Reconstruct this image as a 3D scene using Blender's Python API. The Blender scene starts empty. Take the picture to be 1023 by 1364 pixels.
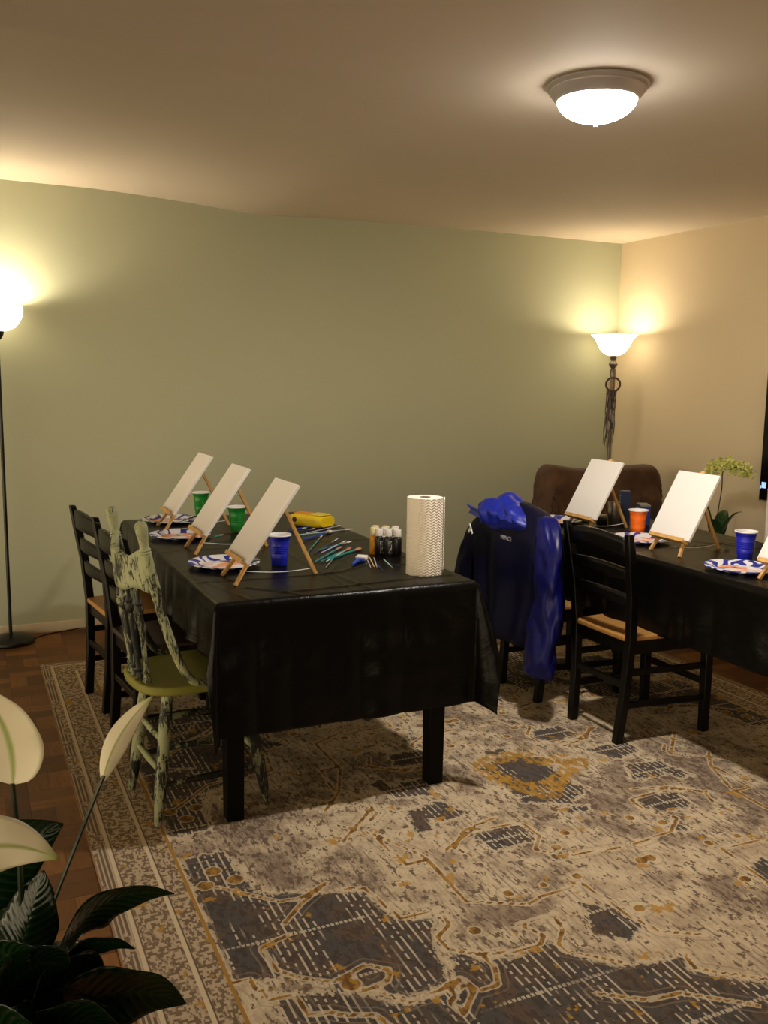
import bpy, bmesh, math, random
import numpy as np
from mathutils import Vector, Matrix, noise

PI = math.pi
R = math.radians
scene = bpy.context.scene
COL = scene.collection

# ------------------------------------------------------------------ camera, light, exposure
cam_d = bpy.data.cameras.new('camera')
cam_d.sensor_fit = 'VERTICAL'
cam_d.sensor_height = 36.0
cam_d.lens = 36.0 * 1235.46 / 1364.0
cam_d.clip_start = 0.02
cam = bpy.data.objects.new('camera', cam_d)
COL.objects.link(cam)
yaw, pitch, roll, cam_h = 0.427038, 0.1428647, 0.01362199, 1.468694
fw = Vector((math.sin(yaw) * math.cos(pitch), math.cos(yaw) * math.cos(pitch), -math.sin(pitch)))
ri = Vector((math.cos(yaw), -math.sin(yaw), 0))
up = ri.cross(fw)
r2 = math.cos(roll) * ri + math.sin(roll) * up
u2 = -math.sin(roll) * ri + math.cos(roll) * up
m3 = Matrix((r2, u2, -fw)).transposed()
cam.matrix_world = Matrix.Translation((0, 0, cam_h)) @ m3.to_4x4()
scene.camera = cam

WORLD_LOW, WORLD_HIGH = 0.12, 3.6
world = bpy.data.worlds.new('world')
scene.world = world
world.use_nodes = True
# the rest of the home opens to the left of and behind the camera: lamplight comes in softly from there
wt = world.node_tree
bg = wt.nodes['Background']
tc = wt.nodes.new('ShaderNodeTexCoord')
dt = wt.nodes.new('ShaderNodeVectorMath'); dt.operation = 'DOT_PRODUCT'
dt.inputs[1].default_value = (-0.97, -0.24, 0.0)
wt.links.new(tc.outputs['Generated'], dt.inputs[0])
mr = wt.nodes.new('ShaderNodeMapRange'); mr.interpolation_type = 'SMOOTHSTEP'
mr.inputs[1].default_value, mr.inputs[2].default_value = 0.15, 0.95
mr.inputs[3].default_value, mr.inputs[4].default_value = 0.0, WORLD_HIGH
wt.links.new(dt.outputs['Value'], mr.inputs[0])
sp_ = wt.nodes.new('ShaderNodeSeparateXYZ')
wt.links.new(tc.outputs['Generated'], sp_.inputs[0])
mz = wt.nodes.new('ShaderNodeMapRange'); mz.interpolation_type = 'SMOOTHSTEP'
mz.inputs[1].default_value, mz.inputs[2].default_value = 0.10, 0.42
mz.inputs[3].default_value, mz.inputs[4].default_value = 1.0, 0.0
az = wt.nodes.new('ShaderNodeMath'); az.operation = 'ABSOLUTE'
wt.links.new(sp_.outputs[2], az.inputs[0])
wt.links.new(az.outputs[0], mz.inputs[0])
lz = wt.nodes.new('ShaderNodeMapRange'); lz.interpolation_type = 'SMOOTHSTEP'
lz.inputs[1].default_value, lz.inputs[2].default_value = -0.35, 0.05
lz.inputs[3].default_value, lz.inputs[4].default_value = WORLD_LOW * .2, WORLD_LOW
wt.links.new(sp_.outputs[2], lz.inputs[0])
mm = wt.nodes.new('ShaderNodeMath'); mm.operation = 'MULTIPLY_ADD'
wt.links.new(mr.outputs[0], mm.inputs[0])
wt.links.new(mz.outputs[0], mm.inputs[1])
wt.links.new(lz.outputs[0], mm.inputs[2])
wt.links.new(mm.outputs[0], bg.inputs[1])
bg.inputs[0].default_value = (1.0, 0.80, 0.51, 1)

scene.view_settings.view_transform = 'Standard'
scene.view_settings.look = 'None'
scene.view_settings.gamma = 1.0
scene.view_settings.use_curve_mapping = False
scene.view_settings.exposure = 0.0

DOME_GLOW = 42.0          # glass dome of the ceiling light
CORNER_BULB = 5.2        # bulb in the corner torchiere (watts)
LEFT_BULB = 17.0          # bulb in the left torchiere
SHADE_GLOW = 5.0
LEFT_GLOW = 4.2
DOME_BULB = 28.0
WARM = (1.0, 0.86, 0.64)
DOME_COL = (1.0, 0.92, 0.81)

# ------------------------------------------------------------------ mesh helpers
class MB:
    def __init__(s):
        s.v, s.f, s.mi = [], [], []

    def add(s, verts, faces, mat=0, M=None):
        o = len(s.v)
        for p in verts:
            p = Vector(p)
            s.v.append(M @ p if M is not None else p)
        for f in faces:
            s.f.append([i + o for i in f])
            s.mi.append(mat)
        return s

    def box(s, c, d, mat=0, M=None):
        x, y, z = c
        a, b, e = d[0] / 2, d[1] / 2, d[2] / 2
        vs = [(x + i * a, y + j * b, z + k * e) for k in (-1, 1) for j in (-1, 1) for i in (-1, 1)]
        fs = [(0, 2, 3, 1), (4, 5, 7, 6), (0, 1, 5, 4), (2, 6, 7, 3), (0, 4, 6, 2), (1, 3, 7, 5)]
        return s.add(vs, fs, mat, M)

    def bar(s, p, q, w, h, w2=None, h2=None, side=None, mat=0):
        """rectangular bar from p to q; w measured along side, h across it"""
        p, q = Vector(p), Vector(q)
        w2, h2 = w2 or w, h2 or h
        t = (q - p).normalized()
        sd = Vector(side) if side else (Vector((0, 1, 0)) if abs(t.y) < .9 else Vector((1, 0, 0)))
        sd = (sd - t * sd.dot(t)).normalized()
        n = t.cross(sd)
        vs = []
        for c, ww, hh in ((p, w, h), (q, w2, h2)):
            for i, j in ((-1, -1), (1, -1), (1, 1), (-1, 1)):
                vs.append(c + sd * (i * ww / 2) + n * (j * hh / 2))
        fs = [(3, 2, 1, 0), (4, 5, 6, 7), (0, 1, 5, 4), (1, 2, 6, 5), (2, 3, 7, 6), (3, 0, 4, 7)]
        return s.add(vs, fs, mat)

    def tube(s, pts, r, n=8, cap=True, mat=0, flat=1.0, side=None):
        pts = [Vector(p) for p in pts]
        if not isinstance(r, (list, tuple)):
            r = [r] * len(pts)
        vs, fs = [], []
        pn = None
        for i, p in enumerate(pts):
            t = (pts[min(i + 1, len(pts) - 1)] - pts[max(i - 1, 0)]).normalized()
            if pn is None:
                a = Vector(side) if side else (Vector((0, 0, 1)) if abs(t.z) < .9 else Vector((1, 0, 0)))
            else:
                a = pn
            a = (a - t * a.dot(t)).normalized()
            pn = a
            b = t.cross(a)
            for k in range(n):
                an = 2 * PI * k / n
                vs.append(p + (a * math.cos(an) * flat + b * math.sin(an)) * r[i])
        for i in range(len(pts) - 1):
            for k in range(n):
                k2 = (k + 1) % n
                fs.append((i * n + k, i * n + k2, (i + 1) * n + k2, (i + 1) * n + k))
        if cap:
            fs.append(tuple(reversed(range(n))))
            fs.append(tuple(range((len(pts) - 1) * n, len(pts) * n)))
        return s.add(vs, fs, mat)

    def lathe(s, prof, n=28, mat=0, M=None, cap0=False, cap1=False):
        vs, fs = [], []
        for (r, z) in prof:
            for k in range(n):
                a = 2 * PI * k / n
                vs.append((r * math.cos(a), r * math.sin(a), z))
        for i in range(len(prof) - 1):
            for k in range(n):
                k2 = (k + 1) % n
                fs.append((i * n + k, i * n + k2, (i + 1) * n + k2, (i + 1) * n + k))
        if cap0:
            fs.append(tuple(reversed(range(n))))
        if cap1:
            fs.append(tuple(range((len(prof) - 1) * n, len(prof) * n)))
        return s.add(vs, fs, mat, M)

    def grid(s, fn, nu, nv, mat=0, closeu=False):
        vs, fs = [], []
        for j in range(nv + 1):
            for i in range(nu + (0 if closeu else 1)):
                vs.append(fn(i / nu, j / nv))
        w = nu if closeu else nu + 1
        for j in range(nv):
            for i in range(nu):
                i2 = (i + 1) % w
                fs.append((j * w + i, j * w + i2, (j + 1) * w + i2, (j + 1) * w + i))
        return s.add(vs, fs, mat)

    def prism(s, pts, axis_vec, mat=0):
        """polygon (list of 3D points) extruded by axis_vec"""
        n = len(pts)
        a = Vector(axis_vec)
        vs = [Vector(p) for p in pts] + [Vector(p) + a for p in pts]
        fs = [tuple(reversed(range(n))), tuple(range(n, 2 * n))]
        for i in range(n):
            j = (i + 1) % n
            fs.append((i, j, n + j, n + i))
        return s.add(vs, fs, mat)

    def build(s, name, mats, parent=None, bevel=0, seg=2, solid=0, soff=0, sub=0, angle=38, smooth=True, fixn=True):
        me = bpy.data.meshes.new(name)
        me.from_pydata([tuple(v) for v in s.v], [], s.f)
        if not isinstance(mats, (list, tuple)):
            mats = [mats]
        for m in mats:
            me.materials.append(m)
        me.polygons.foreach_set('material_index', s.mi)
        if fixn:
            bm = bmesh.new()
            bm.from_mesh(me)
            bmesh.ops.recalc_face_normals(bm, faces=bm.faces)
            bm.to_mesh(me)
            bm.free()
        if smooth:
            me.polygons.foreach_set('use_smooth', [True] * len(me.polygons))
            me.set_sharp_from_angle(angle=R(angle))
        me.update()
        o = bpy.data.objects.new(name, me)
        COL.objects.link(o)
        if parent is not None:
            o.parent = parent
        if solid:
            md = o.modifiers.new('solid', 'SOLIDIFY')
            md.thickness = solid
            md.offset = soff
        if bevel:
            md = o.modifiers.new('bevel', 'BEVEL')
            md.width = bevel
            md.segments = seg
            md.limit_method = 'ANGLE'
            md.angle_limit = R(35)
        if sub:
            md = o.modifiers.new('sub', 'SUBSURF')
            md.levels = sub
            md.render_levels = sub
        return o


def tag(o, label=None, cat=None, group=None, kind=None):
    if label: o['label'] = label
    if cat: o['category'] = cat
    if group: o['group'] = group
    if kind: o['kind'] = kind
    return o


def thing(name, label, cat, loc=(0, 0, 0), rz=0, group=None):
    o = bpy.data.objects.new(name, None)
    o.empty_display_size = 0.1
    COL.objects.link(o)
    o.location = loc
    o.rotation_euler = (0, 0, rz)
    return tag(o, label, cat, group)


def dup(root, loc, rz, label, group=None):
    r = root.copy()
    COL.objects.link(r)
    r.location = loc
    r.rotation_euler = (0, 0, rz)
    r['label'] = label
    if group:
        r['group'] = group
    for ch in list(root.children):
        c = ch.copy()
        COL.objects.link(c)
        c.parent = r
        for g in list(ch.children):
            d = g.copy()
            COL.objects.link(d)
            d.parent = c
    return r


def nz(x, y=0, z=0, s=1.0):
    return noise.noise(Vector((x * s, y * s, z * s)))


def bez(p0, p1, p2, t):
    return Vector(p0) * (1 - t) ** 2 + Vector(p1) * 2 * t * (1 - t) + Vector(p2) * t * t


def smooth_path(pts, n=8):
    """Catmull-Rom through pts"""
    P = [Vector(p) for p in pts]
    P = [P[0] * 2 - P[1]] + P + [P[-1] * 2 - P[-2]]
    out = []
    for i in range(1, len(P) - 2):
        for k in range(n):
            t = k / n
            a, b, c, d = P[i - 1], P[i], P[i + 1], P[i + 2]
            out.append(0.5 * (2 * b + (c - a) * t + (2 * a - 5 * b + 4 * c - d) * t * t + (3 * b - a - 3 * c + d) * t ** 3))
    out.append(P[-2])
    return out


# ------------------------------------------------------------------ materials
class NT:
    """tiny expression helper for shader nodes"""
    def __init__(s, name):
        s.m = bpy.data.materials.new(name)
        s.m.use_nodes = True
        s.t = s.m.node_tree
        s.b = s.t.nodes['Principled BSDF']

    def n(s, typ, **kw):
        nd = s.t.nodes.new(typ)
        for k, v in kw.items():
            setattr(nd, k, v)
        return nd

    def set(s, sock, val):
        if hasattr(val, 'is_output') or isinstance(val, bpy.types.NodeSocket):
            s.t.links.new(val, sock)
        else:
            sock.default_value = val

    def ma(s, op, a, b=0.0, c=0.0):
        nd = s.n('ShaderNodeMath', operation=op)
        s.set(nd.inputs[0], a)
        s.set(nd.inputs[1], b)
        s.set(nd.inputs[2], c)
        return nd.outputs[0]

    def step(s, a, lo, hi):      # smoothstep lo..hi
        nd = s.n('ShaderNodeMapRange', interpolation_type='SMOOTHSTEP')
        s.set(nd.inputs[0], a)
        nd.inputs[1].default_value = lo
        nd.inputs[2].default_value = hi
        return nd.outputs[0]

    def mix(s, f, a, b):
        nd = s.n('ShaderNodeMix', data_type='RGBA')
        s.set(nd.inputs[0], f)
        s.set(nd.inputs[6], a if not isinstance(a, tuple) else (*a[:3], 1))
        s.set(nd.inputs[7], b if not isinstance(b, tuple) else (*b[:3], 1))
        return nd.outputs[2]

    def co(s, kind='Object'):
        return s.n('ShaderNodeTexCoord').outputs[kind]

    def xyz(s, v):
        nd = s.n('ShaderNodeSeparateXYZ')
        s.t.links.new(v, nd.inputs[0])
        return nd.outputs

    def vec(s, x, y, z=0.0):
        nd = s.n('ShaderNodeCombineXYZ')
        s.set(nd.inputs[0], x); s.set(nd.inputs[1], y); s.set(nd.inputs[2], z)
        return nd.outputs[0]

    def noise(s, v, scale, detail=2.0, rough=0.5, dist=0.0):
        nd = s.n('ShaderNodeTexNoise')
        if v is not None:
            s.t.links.new(v, nd.inputs['Vector'])
        nd.inputs['Scale'].default_value = scale
        nd.inputs['Detail'].default_value = detail
        nd.inputs['Roughness'].default_value = rough
        nd.inputs['Distortion'].default_value = dist
        return nd.outputs[0]

    def white(s, v):
        nd = s.n('ShaderNodeTexWhiteNoise')
        s.t.links.new(v, nd.inputs['Vector'])
        return nd.outputs[0]

    def map(s, v, scale=(1, 1, 1), rot=(0, 0, 0), loc=(0, 0, 0)):
        nd = s.n('ShaderNodeMapping')
        s.t.links.new(v, nd.inputs[0])
        nd.inputs['Scale'].default_value = scale
        nd.inputs['Rotation'].default_value = rot
        nd.inputs['Location'].default_value = loc
        return nd.outputs[0]

    def attr(s, name):
        nd = s.n('ShaderNodeAttribute', attribute_name=name)
        return nd.outputs['Fac']

    def bump(s, h, strength=0.3, dist=0.01):
        nd = s.n('ShaderNodeBump')
        nd.inputs['Strength'].default_value = strength
        nd.inputs['Distance'].default_value = dist
        s.t.links.new(h, nd.inputs['Height'])
        s.t.links.new(nd.outputs[0], s.b.inputs['Normal'])

    def out(s, col=None, rough=None, metal=None, spec=None, **kw):
        if col is not None:
            s.set(s.b.inputs['Base Color'], (*col[:3], 1) if isinstance(col, tuple) else col)
        if rough is not None: s.set(s.b.inputs['Roughness'], rough)
        if metal is not None: s.set(s.b.inputs['Metallic'], metal)
        if spec is not None: s.set(s.b.inputs['Specular IOR Level'], spec)
        for k, v in kw.items():
            s.set(s.b.inputs[k.replace('_', ' ')], v)
        return s.m


def simple(name, col, rough=0.5, metal=0.0, spec=0.5, var=0.0, vscale=12.0, bump=0.0, bscale=60.0, **kw):
    t = NT(name)
    c = col
    if var:
        f = t.noise(t.co(), vscale, 4, .6)
        lo = tuple(max(0, x * (1 - var)) for x in col[:3])
        hi = tuple(min(1, x * (1 + var)) for x in col[:3])
        c = t.mix(t.step(f, .3, .7), lo, hi)
    if bump:
        t.bump(t.noise(t.co(), bscale, 4, .6), bump, .004)
    return t.out(c, rough, metal, spec, **kw)


def glow(name, col, strength):
    t = NT(name)
    t.out((0.85, 0.82, 0.75), .35)
    t.b.inputs['Emission Color'].default_value = (*col, 1)
    t.b.inputs['Emission Strength'].default_value = strength
    return t.m


def wall_paint(name, col):
    t = NT(name)
    co = t.co('Object')
    f = t.noise(co, 1.3, 3, .6)
    c = t.mix(t.step(f, .3, .7), tuple(x * .985 for x in col), tuple(min(1, x * 1.015) for x in col))
    t.bump(t.noise(co, 160, 4, .65), .12, .002)
    return t.out(c, .75, 0, .25)


M_green = wall_paint('sage_wall_paint', (0.43, 0.445, 0.315))
M_beige = wall_paint('beige_wall_paint', (0.62, 0.52, 0.365))
M_ceil = wall_paint('ceiling_paint', (0.74, 0.64, 0.52))
M_trim = simple('cream_trim', (0.62, 0.53, 0.38), .45, var=.06)
M_black = simple('black_lacquer', (0.002, 0.0017, 0.0015), .36, spec=.22, var=.3, vscale=30)
M_tableleg = simple('black_table_wood', (0.0018, 0.0015, 0.0013), .5, spec=.10, var=.2)
M_cloth = None


def mk_cloth():
    t = NT('black_plastic_sheet')
    co = t.co()
    w = t.map(co, (1, .35, 1))
    f = t.noise(w, 14, 4, .6, .6)
    g = t.noise(co, 90, 3, .5)
    h = t.ma('ADD', t.ma('MULTIPLY', f, 1.0), t.ma('MULTIPLY', g, .12))
    t.bump(h, .30, .012)
    return t.out((0.0028, 0.0024, 0.002), .30, 0, .12)


M_cloth = mk_cloth()


def mk_floor():
    t = NT('parquet_tile')
    x, y, z = t.xyz(t.co('Object'))
    S = 0.152
    px, py = t.ma('DIVIDE', x, S), t.ma('DIVIDE', y, S)
    cx, cy = t.ma('FLOOR', px), t.ma('FLOOR', py)
    fx, fy = t.ma('FRACT', px), t.ma('FRACT', py)
    par = t.ma('FLOORED_MODULO', t.ma('ADD', cx, cy), 2.0)
    n3 = 2.0
    sx, sy = t.ma('MULTIPLY', fx, n3), t.ma('MULTIPLY', fy, n3)
    def pick(a, b):
        return t.ma('ADD', t.ma('MULTIPLY', par, a), t.ma('MULTIPLY', t.ma('SUBTRACT', 1.0, par), b))
    strip = pick(sx, sy)
    along = pick(y, x)
    sid = t.ma('FLOOR', strip)
    rnd = t.white(t.vec(t.ma('ADD', cx, t.ma('MULTIPLY', sid, .37)), cy, sid))
    acr = pick(x, y)
    grain = t.noise(t.vec(t.ma('MULTIPLY', acr, 60), t.ma('MULTIPLY', along, 7), rnd), 1.6, 4, .6)
    base = t.mix(rnd, (0.115, 0.043, 0.010), (0.30, 0.125, 0.030))
    col = t.mix(t.step(grain, .25, .75), t.mix(.45, base, (0.07, 0.024, 0.008)), base)
    e1 = t.ma('ABSOLUTE', t.ma('SUBTRACT', t.ma('FRACT', strip), .5))
    e2 = t.ma('MAXIMUM', t.ma('ABSOLUTE', t.ma('SUBTRACT', fx, .5)), t.ma('ABSOLUTE', t.ma('SUBTRACT', fy, .5)))
    gap = t.ma('MAXIMUM', t.step(e1, .475, .497), t.step(e2, .482, .497))
    col = t.mix(t.ma('MULTIPLY', gap, .55), col, (0.04, 0.013, 0.004))
    t.bump(t.ma('SUBTRACT', t.ma('MULTIPLY', grain, .15), gap), .25, .002)
    return t.out(col, .5, 0, .3)


M_floor = mk_floor()
M_wood = None


def mk_wood(name, a, b, rough=.5, scale=6):
    t = NT(name)
    w = t.map(t.co(), (1, 1, .12))
    f = t.noise(w, scale * 10, 4, .6, .8)
    return t.out(t.mix(t.step(f, .3, .7), a, b), rough, 0, .3)


M_pine = mk_wood('pine_easel_wood', (0.50, 0.27, 0.085), (0.66, 0.40, 0.15))
M_canvas = simple('primed_canvas', (0.69, 0.67, 0.665), .85, spec=.15, bump=.15, bscale=500)
M_stretch = mk_wood('stretcher_pine', (0.60, 0.44, 0.26), (0.70, 0.54, 0.34))
M_seat = mk_wood('tan_seat_wood', (0.30, 0.145, 0.038), (0.39, 0.20, 0.058), .45)


def mk_distress(name, a, a2, amount):
    t = NT(name)
    co = t.co()
    n1 = t.noise(t.map(co, (1, 1, .22)), 70, 8, .78, 1.2)
    n2 = t.noise(co, 9, 3, .5)
    wear = t.step(t.ma('ADD', t.ma('MULTIPLY', n1, .7), t.ma('MULTIPLY', n2, .5)), amount - .015, amount + .035)
    paint = t.mix(t.noise(co, 22, 3), a, a2)
    t.bump(n1, .25, .003)
    return t.out(t.mix(wear, paint, (0.012, 0.012, 0.009)), .55, 0, .3)


M_gpaint = mk_distress('distressed_green_paint', (0.33, 0.345, 0.20), (0.235, 0.25, 0.135), .62)
M_gworn = mk_distress('heavily_worn_green_paint', (0.28, 0.29, 0.17), (0.17, 0.18, 0.095), .565)
M_gseat = mk_distress('olive_seat_paint', (0.20, 0.19, 0.028), (0.155, 0.15, 0.022), .72)
M_bronze = simple('bronze_metal', (0.16, 0.135, 0.12), .42, .7, .5, var=.1)
M_nickel = simple('pewter_metal', (0.50, 0.46, 0.46), .42, .55, .5)
M_lampblk = simple('black_lamp_metal', (0.006, 0.006, 0.006), .35, .2, .5)
M_dome = glow('lit_dome_glass', DOME_COL, DOME_GLOW)
M_shade = glow('lit_shade_glass', (1.0, 0.80, 0.52), SHADE_GLOW)
M_shade_l = glow('lit_bowl_glass', (1.0, 0.80, 0.50), LEFT_GLOW)
M_paper = simple('white_tissue', (0.74, 0.66, 0.56), .9, spec=.1)
M_card = simple('grey_cardboard', (0.32, 0.27, 0.2), .9, spec=.1)


def cup_mat(name, col):
    return simple(name, col, .32, 0, .5)


M_cblue = cup_mat('blue_plastic', (0.012, 0.018, 0.46))
M_cgreen = cup_mat('green_plastic', (0.012, 0.21, 0.025))
M_corange = cup_mat('orange_plastic', (0.86, 0.15, 0.006))
M_cwhite = simple('white_plastic', (0.80, 0.79, 0.80), .4)
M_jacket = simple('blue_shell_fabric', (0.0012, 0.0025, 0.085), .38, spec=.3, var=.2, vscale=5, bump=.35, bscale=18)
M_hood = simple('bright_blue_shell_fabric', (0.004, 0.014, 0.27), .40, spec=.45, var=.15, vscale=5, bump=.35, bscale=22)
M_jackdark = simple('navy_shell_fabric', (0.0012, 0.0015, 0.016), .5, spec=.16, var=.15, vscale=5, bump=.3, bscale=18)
M_reflect = simple('white_reflective_print', (0.82, 0.82, 0.84), .4)
M_greyprint = simple('grey_print', (0.32, 0.32, 0.34), .5)
M_leaf = None


def mk_leaf(name, a, b, rough=.3, veins=26.0):
    t = NT(name)
    u = t.attr('leaf_u')
    v = t.attr('leaf_v')
    av = t.ma('ABSOLUTE', v)
    w = t.ma('SINE', t.ma('MULTIPLY', t.ma('SUBTRACT', u, t.ma('MULTIPLY', av, .22)), veins * 2 * PI))
    f = t.step(w, .2, 1.0)
    mid = t.step(av, .10, .02)
    t.bump(t.ma('ADD', t.ma('MULTIPLY', w, .25), t.ma('MULTIPLY', t.noise(t.co(), 45, 3), .9)), .28, .004)
    c = t.mix(f, a, b)
    return t.out(t.mix(t.ma('MULTIPLY', mid, .5), c, tuple(x * 1.6 for x in b)), rough, 0, .38)


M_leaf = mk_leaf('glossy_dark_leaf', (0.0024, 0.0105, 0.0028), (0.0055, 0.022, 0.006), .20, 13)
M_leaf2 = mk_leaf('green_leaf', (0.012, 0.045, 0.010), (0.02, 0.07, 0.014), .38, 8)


def mk_spathe():
    t = NT('cream_spathe')
    u, v = t.attr('leaf_u'), t.attr('leaf_v')
    av = t.ma('ABSOLUTE', v)
    mid = t.step(av, .16, .01)
    tip = t.step(u, .80, 1.0)
    f = t.ma('MAXIMUM', t.ma('MULTIPLY', mid, .8), t.ma('MULTIPLY', tip, .85))
    n = t.noise(t.co(), 25, 3)
    f = t.ma('ADD', f, t.ma('MULTIPLY', t.step(n, .55, .8), .15))
    return t.out(t.mix(f, (0.62, 0.56, 0.41), (0.20, 0.27, 0.03)), .5, 0, .3)


M_spathe = mk_spathe()
M_stem = simple('dark_green_stem', (0.010, 0.018, 0.006), .45)
M_stemg = simple('green_stem', (0.10, 0.15, 0.02), .5)
M_pot = simple('dark_glazed_pot', (0.02, 0.018, 0.016), .35)
M_soil = simple('potting_soil', (0.02, 0.013, 0.008), .95, var=.4, vscale=80)
M_brown = None


def mk_blanket():
    t = NT('brown_fleece')
    co = t.co()
    f = t.noise(co, 5, 4, .6)
    t.bump(t.noise(co, 180, 4, .7), .4, .004)
    return t.out(t.mix(t.step(f, .3, .7), (0.055, 0.025, 0.011), (0.105, 0.051, 0.024)), .9, 0, .15, Sheen_Weight=.15)


M_brown = mk_blanket()
M_olive = simple('olive_upholstery', (0.17, 0.16, 0.085), .85, spec=.2, var=.12, bump=.2, bscale=200)


# ------------------------------------------------------------------ room shell
X0, X1, Y0, Y1, H = -1.35, 4.34, -1.6, 5.51, 2.44
b = MB(); b.box(((X0 + X1) / 2, (Y0 + Y1) / 2, -.05), (X1 - X0 + .2, Y1 - Y0 + .2, .1))
tag(b.build('floor', M_floor, smooth=False), kind='structure')


def ceil_z(x, y):
    xs = [-1.5, .244, .742, 1.03, 1.24, 1.642, 2.07, 2.955, 4.5]
    zs = [2.485, 2.487, 2.483, 2.468, 2.454, 2.420, 2.435, 2.443, 2.44]
    dz = float(np.interp(x, xs, zs)) - H
    t = min(1, max(0, (y - 3.2) / 2.3)); t = t * t * (3 - 2 * t)
    z = H + dz * t
    # long ripple of sagging board near the middle of the room
    d = (y - 2.93 - .05 * math.sin(x * 2.2))
    fall = min(1, max(0, (1.5 - x) / 1.2))
    z -= .014 * math.exp(-(d / .055) ** 2) * fall
    return z


b = MB()
nx, ny = 96, 120
b.grid(lambda u, v: (X0 - .1 + u * (X1 - X0 + .2), Y0 - .1 + v * (Y1 - Y0 + .2),
                     ceil_z(X0 - .1 + u * (X1 - X0 + .2), Y0 - .1 + v * (Y1 - Y0 + .2))), nx, ny)
tag(b.build('ceiling', M_ceil, solid=.12, soff=1, fixn=False), kind='structure')
HT = 2.62
for nm, c, d, m in (('wall_back', ((X0 + X1) / 2, Y1 + .05, HT / 2), (X1 - X0 + .4, .1, HT), M_green),
                    ('wall_right', (X1 + .05, (Y0 + Y1) / 2, HT / 2), (.1, Y1 - Y0, HT), M_beige)):
    b = MB(); b.box(c, d)
    tag(b.build(nm, m, smooth=False), kind='structure')
for nm, c, d in (('baseboard_back', ((X0 + X1) / 2, Y1 - .006, .03), (X1 - X0, .012, .06)),
                 ('baseboard_right', (X1 - .006, (Y0 + Y1) / 2, .03), (.012, Y1 - Y0 - .03, .06))):
    b = MB(); b.box(c, d)
    tag(b.build(nm, M_trim, bevel=.003), kind='structure')

# ------------------------------------------------------------------ rug
RX0, RX1, RY0, RY1, RT = 0.302, 3.432, 0.62, 4.862, 0.006
RCX, RCY = (RX0 + RX1) / 2, (RY0 + RY1) / 2
GOLD = [
 [(0.53,2.68),(0.53,2.39),(0.52,2.11),(0.53,2.03),(0.58,2.03),(0.58,1.99),(0.60,1.97),(0.60,1.94),(0.66,1.93),(0.67,1.85),(0.72,1.84),(0.74,1.82),(0.81,1.79),(0.84,1.70)],
 [(0.61,2.47),(0.68,2.4),(0.75,2.33),(0.81,2.32),(0.91,2.37)],
 [(0.73,2.22),(0.8,2.29),(0.91,2.37)],
 [(0.73,2.17),(0.64,2.14),(0.65,2.04),(0.69,1.99),(0.76,1.94),(0.8,1.95),(0.86,1.97),(0.91,1.93),(0.89,1.89),(0.82,1.88),(0.78,1.93)],
 [(0.85,1.86),(0.9,1.8),(1.03,1.81),(1.08,1.77),(1.13,1.77),(1.16,1.84),(1.15,1.9)],
 [(0.94,2.32),(1.0,2.3),(1.03,2.12),(1.15,2.11),(1.14,2.04),(1.08,2.0),(1.09,1.94),(1.14,1.9),(1.23,1.87),(1.32,1.87),(1.35,1.9),(1.31,1.97),(1.43,1.97),(1.41,1.9),(1.36,1.85),(1.36,1.82),(1.47,1.72)],
 [(1.15,2.56),(1.17,2.37),(1.24,2.37),(1.24,2.12),(1.26,2.11),(1.39,2.04),(1.45,2.06),(1.6,2.07),(1.62,1.87),(1.65,1.79),(1.75,1.73)],
 [(1.33,1.65),(1.43,1.58),(1.52,1.57),(1.66,1.46)],
 [(1.64,1.69),(1.62,1.63),(1.76,1.52)],
 [(1.32,2.4),(1.46,2.48),(1.64,2.46),(1.65,2.37),(1.58,2.29),(1.67,2.22),(1.84,2.2)],
 [(2.67,2.69),(2.57,2.57),(2.49,2.38),(2.49,2.22)],
 [(2.15,2.53),(2.3,2.49),(2.38,2.4),(2.35,2.33)],
 [(1.02,1.78),(1.01,1.82),(1.06,1.83),(1.07,1.78),(1.0,1.71),(0.99,1.76),(1.02,1.78)],
 [(1.04,2.91),(1.14,2.81),(1.23,2.72),(1.18,2.67)]]
DOTS = [(0.62,2.56,.026),(0.67,2.49,.026),(0.58,2.49,.026),(1.19,1.99,.02),(1.61,2.11,.018),(1.85,2.11,.022),(1.37,2.11,.018),(1.49,2.11,.016),(1.67,1.9,.02),(2.0,2.35,.02),(2.08,2.28,.02),(.80,1.915,.026)]
PATCH = [
 [(0.54,2.67),(0.68,2.67),(0.71,2.4),(0.89,2.32),(0.93,2.31),(0.99,2.28),(1.02,2.12),(1.13,2.08),(1.08,2.01),(1.02,1.82),(0.91,1.81),(0.84,1.88),(0.77,1.9),(0.65,2.01),(0.6,2.01),(0.54,2.04)],
 [(0.6,1.96),(0.77,1.9),(0.84,1.85),(0.9,1.79),(1.02,1.8),(1.08,1.77),(1.0,1.5),(0.65,1.55)],
 [(1.14,2.11),(1.13,2.05),(1.08,1.98),(1.14,1.88),(1.23,1.85),(1.35,1.89),(1.36,1.81),(1.46,1.71),(1.63,1.68),(1.61,1.62),(1.75,1.52),(1.66,1.2),(0.91,1.3),(1.0,1.7)],
 [(2.12,2.48),(2.3,2.45),(2.26,2.34),(2.08,2.38)], [(1.45,2.46),(1.62,2.46),(1.62,2.34),(1.46,2.33)],
 [(1.85,2.97),(2.02,2.89),(1.91,2.69),(1.75,2.67),(1.73,2.82)], [(2.27,2.72),(2.43,2.69),(2.34,2.57),(2.21,2.59)],
 [(1.32,2.69),(1.39,2.68),(1.35,2.53),(1.28,2.53)], [(1.62,2.27),(1.67,2.25),(1.64,2.19),(1.59,2.22)],
 [(1.85,2.51),(1.94,2.48),(1.9,2.44),(1.83,2.47)], [(1.53,1.99),(1.61,1.94),(1.63,1.83),(1.54,1.78),(1.47,1.85)]]
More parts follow.
